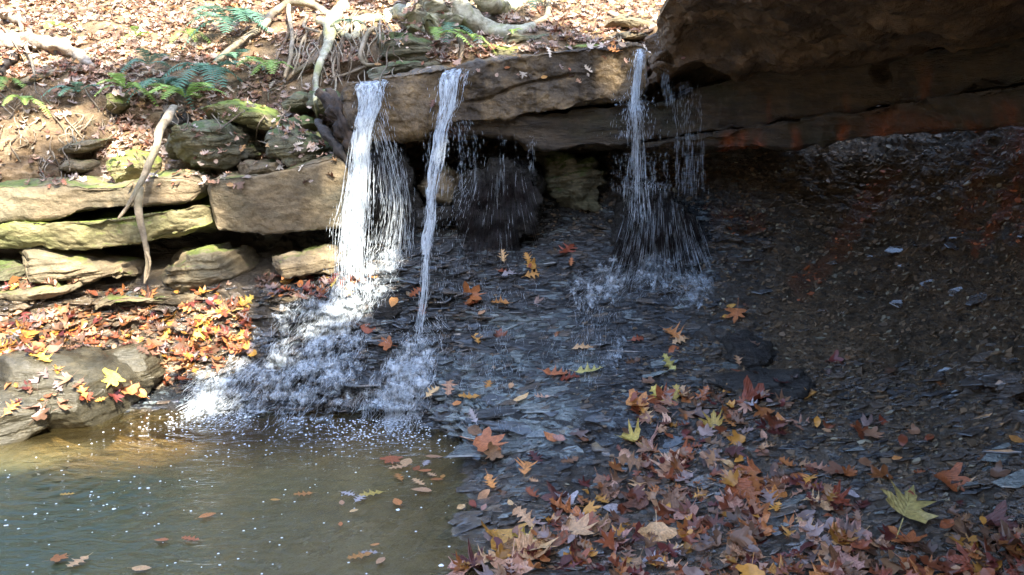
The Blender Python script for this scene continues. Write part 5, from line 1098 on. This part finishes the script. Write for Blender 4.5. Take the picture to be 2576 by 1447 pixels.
# --- labels for every leaf
KW = {'beech': 'oval toothed', 'oak': 'lobed oak', 'maple': 'pointed maple', 'sycamore': 'broad sycamore'}
LMK = [(885, 720, 'near the foot of the first waterfall'), (1060, 760, 'by the second waterfall'), (1300, 670, 'on black shale below the moss curtain'), (1230, 790, 'on wet shale right of the second waterfall'),
 (1440, 640, 'on the slope left of the mossy mound'), (1850, 790, 'high on the dark wall'), (1700, 860, 'on the slope above the leaf heap'), (1460, 900, 'in the middle of the shale slope'), (1400, 950, 'beside the long yellow-green leaf'),
 (1130, 980, 'on the shale at the cascade edge'), (1320, 1000, 'above the pale shale step'), (1200, 1080, 'on the pale layered shale step'), (1390, 1110, 'right of the pale shale step'), (1330, 1200, 'on the dark shore shale'), (1220, 1270, 'at the water line of the shore'),
 (1180, 1410, 'at the pool corner by the leaf mass'), (1330, 1390, 'in the leaves near the black twig'), (1440, 1290, 'above the black twig'), (1500, 1420, 'in the front leaf carpet below the twig'), (1560, 1340, 'beside the twig tip'), (1620, 1040, 'by the bright yellow lobed leaf'),
 (1600, 1110, 'beside the near-edge yellow maple leaf'), (1700, 1100, 'in the heap left of the topmost yellow leaf'), (1800, 1110, 'in the heap under the yellow maple leaf'), (1900, 1060, 'on the heap below the long black slab'), (1650, 1200, 'on the lower side of the heap'), (1750, 1210, 'in the middle of the carpet'), (1880, 1200, 'below the heap on grey shale'),
 (1680, 1300, 'in the middle front carpet'), (1800, 1310, 'in front of the heap'), (1940, 1300, 'in the right half of the carpet'), (1700, 1410, 'along the front edge'), (1850, 1410, 'in the front row of leaves'), (2000, 1400, 'in the front row right of centre'), (2060, 1280, 'between the heap and the big yellow-green leaf'),
 (2160, 1390, 'in front of the big yellow-green leaf'), (2250, 1400, 'below the big yellow-green leaf'), (2380, 1400, 'in front of the dark maroon leaf'), (2510, 1410, 'at the near right corner'), (2380, 1290, 'next to the big yellow-green leaf'), (2250, 1180, 'on the bare dark slope'), (2140, 1080, 'on the slope below the long black slab'), (2540, 1150, 'alone on the far dark slope'),
 (1000, 1180, 'floating in the cluster on the pool'), (1090, 1170, 'floating at the right of the pool cluster'), (1070, 1235, 'floating below the pool cluster'), (920, 1250, 'floating left of the pool cluster'), (990, 1280, 'floating alone on brown water'), (930, 1410, 'floating in the small group at the near pool'), (760, 1250, 'floating in mid pool'), (520, 1310, 'floating alone on green water'), (450, 1370, 'floating on the near green water'), (180, 1410, 'floating near the dark pool corner'), (160, 1250, 'floating on the rippled reflection'),
 (120, 1075, 'floating beside the rounded boulder'), (350, 1435, 'floating at the near edge of the pool'), (30, 1020, 'on the rounded pool boulder'), (200, 990, 'on the sloping wet boulder'), (300, 960, 'on the dark square rock'), (60, 850, 'on the bank behind the boulders'), (150, 830, 'on the shaded end of the bank'), (270, 820, 'on the middle of the leafy bank'), (400, 800, 'on the leafy bank under the thin shelf'), (420, 900, 'on the bank beside the square rock'), (500, 850, 'on the sunlit bank'), (600, 780, 'on top of the bank by the shadow line'), (600, 880, 'on the bank near the cascade'),
 (1380, 190, 'stuck on the wet ledge face'), (1540, 120, 'on the lip near the third waterfall'), (1100, 260, 'stuck on the ledge beside the second waterfall'), (1720, 150, 'stuck on the overhang'), (110, 900, 'on the boulder top by the bank')]
def lname(L): return 'tan' if L['c'] == 'tan' else L['c']
by = {}
for L in LEAVES:
    if L['sp']: L['lab'] = L['sp']; continue
    du = [((L['u']-a)**2+((L['v']-b)*1.3)**2, t) for a, b, t in LMK if ('float' in t) == (L['where'] == 'pool')]
    L['z'] = min(du)[1]; L['lab'] = f"{L['c']} {KW[L['kd']]} leaf {L['z']}"; by.setdefault(L['lab'], []).append(L)
for lab, ls in list(by.items()):
    if len(ls) == 1: continue
    ls.sort(key=lambda a: a['u'])
    if len(ls) == 2:
        if abs(ls[0]['s']-ls[1]['s']) > .015:
            b_, s_ = (ls[0], ls[1]) if ls[0]['s'] > ls[1]['s'] else (ls[1], ls[0]); b_['lab'] = 'larger '+lab; s_['lab'] = 'smaller '+lab
        else: ls[0]['lab'] = lab+', left of its twin'; ls[1]['lab'] = lab+', right of its twin'
    else:
        nm = ['leftmost', 'second from left', 'third from left', 'fourth from left', 'fifth from left']
        for i, L in enumerate(ls): L['lab'] = (nm[i] if i < len(ls)-1 else 'rightmost')+' '+lab
for L in LEAVES:
    if len(L['lab'].split()) > 16: L['lab'] = L['lab'].replace(' lobed oak leaf', ' oak leaf').replace(' oval toothed leaf', ' oval leaf').replace(' right-hand', '').replace('in the heap left of', 'left of')
    if len(L['lab'].split()) > 16: L['lab'] = L['lab'].replace(' from left', '')
    g_ = 'leaves floating on the pool' if L['where'] == 'pool' else ('fallen leaves on the left bank' if L['u'] < 660 and L['v'] > 500 else ('leaves stuck on the ledge' if L['v'] < 400 else 'fallen leaves on the wet shale'))
    g_ = g_.replace('left bank', 'leafy bank')
    tag(L['o'], L['lab'], 'leaf', g_)

# --- leaves past counting: one litter on the hillside, one on the shale and bank
def litter(name, sampler, n, mat, seed, sizes, colors, label, lift=(.004, .03), tilt=.5):
    q = random.Random(seed); Vs, Fs, Cs, n0 = [], [], [], 0
    for i in range(n):
        uv = sampler(q)
        if uv is None: continue
        h = hit(*uv)
        if h is None or h[2].startswith(('pool_water', 'water', 'drops', 'foam', 'cascade', 'root', 'rock_overhang', 'wood', 'driftwood')) : continue
        loc, nn, nm = h
        if nn.z < .05 and not uv[1] > 760: continue
        if uv[1] < 480 and nm.startswith('rock') and q.random() < (.88 if nm.startswith('rock_ledge') else .72): continue
        kd = q.choice(['beech', 'oak', 'oak', 'sycamore', 'maple']); V_, F_ = q.choice(PROTO[kd])
        s = q.uniform(*sizes)*(.8 if kd == 'beech' else 1.1)
        up = (nn*.5+Vector((q.gauss(0, tilt), q.gauss(0, tilt)-.2, .8))).normalized()
        Rm = np.array(up.to_track_quat('Z', 'Y').to_matrix() @ Matrix.Rotation(q.uniform(0, 6.28), 3, 'Z'))
        W_ = (V_*s) @ Rm.T + np.array(loc+nn*q.uniform(*lift))
        c = np.array(q.choice(colors))*q.uniform(.45, 1.3)
        Vs.append(W_); Fs.append(F_+n0); n0 += len(V_); Cs.append(np.tile([*np.clip(c, 0, .85), 1], (len(V_), 1)))
    o = mesh_raw(name, np.concatenate(Vs), np.concatenate(Fs), mat, attr={'tint': np.concatenate(Cs)})
    return tag(o, label, 'leaves', kind='stuff')
HC = [(.42,.25,.16), (.50,.34,.24), (.36,.19,.11), (.45,.28,.20), (.58,.42,.31), (.28,.11,.06), (.62,.48,.38), (.52,.30,.13), (.16,.09,.06), (.4,.3,.25), (.68,.56,.42), (.62,.50,.40)]
BARE = [[(0, 225), (230, 215), (250, 330), (240, 440), (100, 450), (0, 460)]]
def hs(q):
    u, v = q.uniform(-80, 1700), q.uniform(-60, 470)
    if u > 850 and v > 200: return None
    if inpoly(u, v, BARE[0]) and q.random() < .82: return None
    if v > 210 and u < 850 and q.random() < .15: return None
    if v > 60 and vn(np.array([[u/75., v/32., .5]]), 9)[0] > q.uniform(.0, .5): return None
    return u, v
litter('leaf_litter', hs, 21000, M['litter'], 31, (.032, .078), HC, 'dense carpet of tan and brown leaf litter covering the hillside')
HC2 = [(.34,.13,.045), (.26,.08,.035), (.38,.22,.12), (.20,.06,.03), (.12,.03,.025), (.30,.22,.2), (.50,.24,.05), (.22,.12,.07), (.14,.08,.05), (.34,.18,.12)]
SM = [([(0, 790), (180, 780), (420, 770), (630, 745), (640, 900), (560, 920), (480, 950), (420, 985), (400, 900), (330, 870), (200, 880), (0, 900)], 1.),
      ([(0, 705), (200, 700), (180, 725), (0, 735)], 1), ([(190, 730), (600, 715), (600, 740), (200, 745)], .8), ([(650, 690), (950, 670), (960, 740), (830, 750), (650, 745)], .9),
      (DENSE, .7), ([(1160, 1300), (1560, 1000), (2000, 960), (2576, 1200), (2576, 1450), (1150, 1450)], .10), ([(1000, 600), (1900, 650), (2576, 1000), (2576, 1200), (1500, 1000), (1100, 1000)], .012), ([(0, 910), (180, 930), (300, 1000), (100, 1040), (0, 1040)], .12)]
def bs(q):
    if q.random() < .42: u, v = q.uniform(0, 960), q.uniform(690, 1040)
    else: u, v = q.uniform(1000, 2600), q.uniform(600, 1460)
    if math.hypot((u-2280)/105, (v-1290)/70) < 1: return None
    for poly, pr in SM:
        if inpoly(u, v, poly): return (u, v) if q.random() < pr else None
    return None
bpy.context.view_layer.update(); DG = bpy.context.evaluated_depsgraph_get()
litter('fallen_leaves', bs, 4600, M['wetlitter'], 32, (.045, .105), HC2, 'smaller wet rust and tan leaves strewn over the shale and the leafy bank', lift=(.002, .012), tilt=.3)

# ------------------------------------------------------------------ ferns
def frond(root, dirv, L, droop, q, mat, parent):
    n = 22; Vs, Fs, n0 = [], [], 0; t = np.linspace(0, 1, n)
    d = np.array(dirv, float); d /= np.linalg.norm(d); up = np.array([0, 0, 1.])
    C = np.array(root)[None] + d[None]*(t*L)[:, None] + up[None]*((.55*t - droop*t**2)*L)[:, None]
    T = np.gradient(C, axis=0); T /= np.linalg.norm(T, axis=1, keepdims=True)
    S = np.cross(T, up); S /= np.linalg.norm(S, axis=1, keepdims=True)+1e-9; Nf = np.cross(S, T)
    V_, F_ = tube_data(C[::4], [.0025, .002, .001], 4, 1, 0, .03); Vs.append(V_); Fs.append(F_); n0 = len(V_)
    tris = []
    for i in range(2, n):
        w = L*.24*math.sin(math.pi*min(1, (1-t[i])*.93+.07))**.75*(1 if t[i] > .25 else .7)
        for sgn in (-1, 1):
            a = C[i]; tip = a + S[i]*sgn*w + T[i]*w*.35 - Nf[i]*w*q.uniform(.0, .35); b1 = a+T[i]*L*.018; b2 = a-T[i]*L*.018
            m1 = (a*.45+tip*.55)+T[i]*L*.018+Nf[i]*.002; m2 = (a*.45+tip*.55)-T[i]*L*.018
            Vs.append(np.array([b1, b2, m2, m1, tip])); tris.append((n0, n0+1, n0+2, n0+3)); tris.append((n0+3, n0+2, n0+4, n0+4)); n0 += 5
    Q = np.array(tris); tr = Q[:, 2] == Q[:, 3]
    return mesh_raw('frond', np.concatenate(Vs), [np.concatenate([Fs[0], Q[~tr]]), Q[tr][:, :3]], mat, parent, True)
FERN = [(585, 78, .30, 10, 'b', 'biggest blue-green fern below the bright slope top'), (475, 102, .17, 4, 'y', 'small yellow-green fern near the biggest one'), (530, 200, .24, 9, 'b', 'spreading bluish fern under the long diagonal root'),
 (420, 232, .22, 8, 'b', 'bluish fern in the middle of the row above the moss-capped rock'), (322, 240, .20, 7, 'y', 'drooping fern over the dark hollow by the small brown stone'), (472, 262, .22, 7, 'y', 'bright yellow-green fern above the top of the hanging root'),
 (205, 250, .17, 6, 'b', 'fern crowning the clump of bare rootlets on the soil bank'), (145, 85, .15, 3, 'y', 'tiny fern by the tip of the driftwood log'), (348, 108, .14, 4, 'y', 'yellowish fern alone among leaves on the upper slope'), (685, 188, .19, 6, 'y', 'grassy green fern under the root tangle'),
 (1095, 112, .20, 3, 'y', 'broad pale green fern at the foot of the tree base'), (1135, 92, .20, 3, 'b', 'tall frond pair close against the tree base'), (1325, 18, .24, 6, 'b', 'fern beside the far flared root at the top'), (22, 222, .15, 4, 'y', 'small fern at the end of the level pale root'),
 (885, 78, .13, 3, 'b', 'little bluish fern growing on the root tangle'), (380, 180, .18, 5, 'b', 'low fern at the end of the level pale root by the rocks'), (1190, 120, .11, 3, 'y', 'tiny fern on the mossy rock below the tree'), (1285, 100, .09, 3, 'y', 'wispy fern on the thin layered shelf'),
 (600, 168, .20, 4, 'b', 'fern reaching over red leaves right of the spreading one'), (70, 275, .14, 4, 'y', 'sparse fern on the bare soil bank')]
fq = random.Random(44)
for (u, v, L, n, c, lab) in FERN:
    p = hitW(u, v, .02); e = empty('fern', tuple(p), lab, 'fern', 'ferns on the bank')
    for i in range(n):
        a = math.pi*(-1.02 + 1.04*(i+.5)/n + fq.uniform(-.06, .06)) if i % 4 else fq.uniform(0, math.pi)
        frond(p+np.array([0, -.04, .05]), (math.cos(a)*1.0, math.sin(a)*.8, fq.uniform(.0, .5)), L*fq.uniform(1.1, 1.7), fq.uniform(.6, 1.25), fq, M['fernblue' if c == 'b' else 'fernyel'], e)

# hanging rootlets under the bank fern and grass tufts
segs = []
for i in range(170):
    u = fq.gauss(225, 22); v = fq.uniform(278, 310); p = hitW(u, v, .03); L = fq.uniform(.05, .14)
    segs.append(([p, p+np.array([fq.gauss(0, .01), -.01, -L*.5]), p+np.array([fq.gauss(0, .02), 0, -L])], .0022))
tag(strands('rootlets', segs, M['rootdark']), 'clump of fine brown rootlets hanging from the soil bank', 'rootlets', kind='stuff')

# ------------------------------------------------------------------ sun, sky
SAZ, SEL = R(24), R(43)         # sun stands behind the camera, a little to its right
ts = np.array([math.sin(SAZ)*math.cos(SEL), -math.cos(SAZ)*math.cos(SEL), math.sin(SEL)])
sl = bpy.data.lights.new('sun', 'SUN'); sl.energy = 3.4; sl.angle = R(.53); sl.color = (1, .93, .80)
so = bpy.data.objects.new('sun', sl); col.objects.link(so); so.rotation_euler = Vector(ts).to_track_quat('Z', 'Y').to_euler(); so.location = (3, -8, 12)
w = bpy.data.worlds.new('World'); sc.world = w; w.use_nodes = True; nt = w.node_tree; bgd = nt.nodes['Background']
sky = nt.nodes.new('ShaderNodeTexSky'); sky.sky_type = 'NISHITA'; sky.sun_disc = False; sky.sun_elevation = SEL
sky.sun_rotation = math.atan2(ts[0], ts[1]); sky.air_density = 1.0
nt.links.new(sky.outputs[0], bgd.inputs[0]); bgd.inputs[1].default_value = .15
sc.view_settings.view_transform = 'Standard'; sc.view_settings.look = 'None'; sc.view_settings.exposure = 3.1; sc.view_settings.gamma = 1.0

# ------------------------------------------------------------------ unseen trees behind the viewer, crowns shaped to cast the wanted dapple
LIT = [ # polygons in the photo, share of sun that reaches them
 ([(-600, -400), (1760, -400), (1720, 80), (1500, 95), (1400, 60), (1250, 20), (900, 0), (700, 30), (560, 60), (480, 130), (150, 140), (60, 200), (-600, 250)], 1.),
 ([(-600, 130), (480, 120), (700, 30), (850, 20), (850, 210), (800, 300), (880, 420), (880, 440), (500, 450), (400, 470), (-600, 475)], .64),
 ([(850, 10), (1500, 60), (1640, 95), (850, 215)], .35),
 ([(-600, 460), (130, 460), (110, 720), (-600, 720)], 1.),
 ([(130, 460), (330, 460), (330, 720), (110, 720)], .9), ([(330, 460), (500, 450), (520, 600), (620, 600), (640, 720), (330, 720)], .8),
 ([(620, 470), (700, 480), (860, 440), (890, 600), (700, 600), (660, 560)], .6), ([(500, 450), (620, 440), (640, 540), (600, 600), (520, 590)], .22),
 ([(650, 600), (960, 590), (980, 700), (890, 720), (660, 740)], .9),
 ([(-600, 720), (635, 720), (630, 900), (500, 960), (440, 1000), (-600, 960)], .95), ([(675, 735), (790, 735), (760, 900), (690, 940)], .9),
 ([(860, 340), (960, 340), (1000, 500), (1000, 720), (930, 800), (850, 800)], .6), ([(850, 740), (930, 780), (700, 900), (700, 850)], .85), ([(700, 850), (760, 880), (600, 1000), (440, 980)], .45),
 ([(-600, 900), (440, 970), (620, 985), (660, 1005), (560, 1045), (430, 1085), (250, 1128), (80, 1180), (-600, 1300)], 1.),
 ([(1470, 95), (1570, 95), (1560, 255), (1480, 260)], 1.), ([(1080, 165), (1170, 160), (1110, 520), (1070, 520)], .4), ([(900, 190), (990, 180), (960, 345), (890, 345)], .4),
 ([(1600, -100), (1850, -100), (1850, 30), (1660, 200), (1630, 200)], .0)]
e1_ = np.cross(ts, [0, 0, 1.]); e1_ /= np.linalg.norm(e1_); e2_ = np.cross(e1_, ts)
CELL = .07; votes = {}
bpy.context.view_layer.update(); DG = bpy.context.evaluated_depsgraph_get()
for v in range(-140, 1560, 11):
    for u in range(-300, 2880, 11):
        h = hit(u, v)
        if not h: continue
        val = 0.
        for poly, x in LIT:
            if inpoly(u, v, poly): val = x; break
        P_ = np.array(h[0]); key = (int(math.floor(P_@e1_/CELL)), int(math.floor(P_@e2_/CELL)))
        votes.setdefault(key, []).append(val)
A_ = np.array([[a, b] for a, b in votes]); amin, amax = A_.min(0), A_.max(0)
Dm = np.full((amax[0]-amin[0]+1, amax[1]-amin[1]+1), -1.)
for (a, b), x in votes.items(): Dm[a-amin[0], b-amin[1]] = sum(x)/len(x)
for _ in range(40):      # spread to the cells nobody voted for
    un_ = Dm < 0
    if not un_.any(): break
    acc = np.zeros_like(Dm); cnt = np.zeros_like(Dm)
    for dx, dy in ((1, 0), (-1, 0), (0, 1), (0, -1)):
        s_ = np.roll(Dm, (dx, dy), (0, 1)); ok = s_ >= 0; acc += np.where(ok, s_, 0); cnt += ok
    Dm = np.where(un_ & (cnt > 0), acc/np.maximum(cnt, 1), Dm)
q = random.Random(99); shade_crown = [[], [], []]; cn = [0, 0, 0]; crF = [[], [], []]
DIST = 11.0
trX = []
for i in range(Dm.shape[0]):
    for j in range(Dm.shape[1]):
        lit = min(1, max(0, Dm[i, j]))
        for k in range(6):
            clump = vn(np.array([[i*.16, j*.16, 5.]]), 8)[0]*.5+.5
            thr = lit if lit > .97 or lit < .05 else float(np.clip(lit + (clump-.5)*2.4, 0, 1))
            if q.random() < thr or (0 < lit and q.random() < lit*lit): continue  # leaves fill only the cells where sun should be blocked
            a = (amin[0]+i+q.random())*CELL; b = (amin[1]+j+q.random())*CELL; t_ = DIST + q.uniform(-1.2, 1.2) + 1.5*math.sin(a*.5)
            c = e1_*a+e2_*b+ts*t_; s = q.uniform(.05, .085)
            d1 = np.array([q.gauss(0, 1), q.gauss(0, 1), q.gauss(0, 1)]); d1 -= ts*(d1@ts)*.7; d1 /= np.linalg.norm(d1); d2 = np.cross(d1, ts+np.array([q.gauss(0, .5), q.gauss(0, .5), 0])); d2 /= np.linalg.norm(d2)
            tnum = min(2, int(3*i/Dm.shape[0]))
            shade_crown[tnum].append(np.array([c-d1*s, c+d2*s*.6, c+d1*s, c-d2*s*.6])); crF[tnum].append([cn[tnum], cn[tnum]+1, cn[tnum]+2, cn[tnum]+3]); cn[tnum] += 4
m = NT('canopy_leaf'); t = m.n.new('ShaderNodeBsdfTranslucent'); t.inputs[0].default_value = (.30, .16, .04, 1)
M['canopy'] = m.done(m.mixsh(.3, m.bsdf((.14,.09,.03), .6), t.outputs[0]))
for k in range(3):
    if not shade_crown[k]: continue
    C_ = np.concatenate(shade_crown[k]); cc = C_.mean(0)
    e = empty('autumn_tree', (cc[0], cc[1]-.5, 0), ['tall tree behind the viewer, farthest toward the dark bank', 'tall tree directly behind the viewer', 'tall tree behind the viewer on the sunny side'][k], 'tree')
    mesh_raw('crown', C_, np.array(crF[k]), M['canopy'], e, False)
    tube('trunk', [np.array([cc[0], cc[1]-.5, -.8]), np.array([cc[0]+.1, cc[1]-.4, 4.]), np.array([cc[0], cc[1]-.2, 7]), cc], [.3, .2, .15, .06], M['rootdark'], e, 7, .2, 12, step=.2)
print('leaves', len(LEAVES), 'canopy', cn)
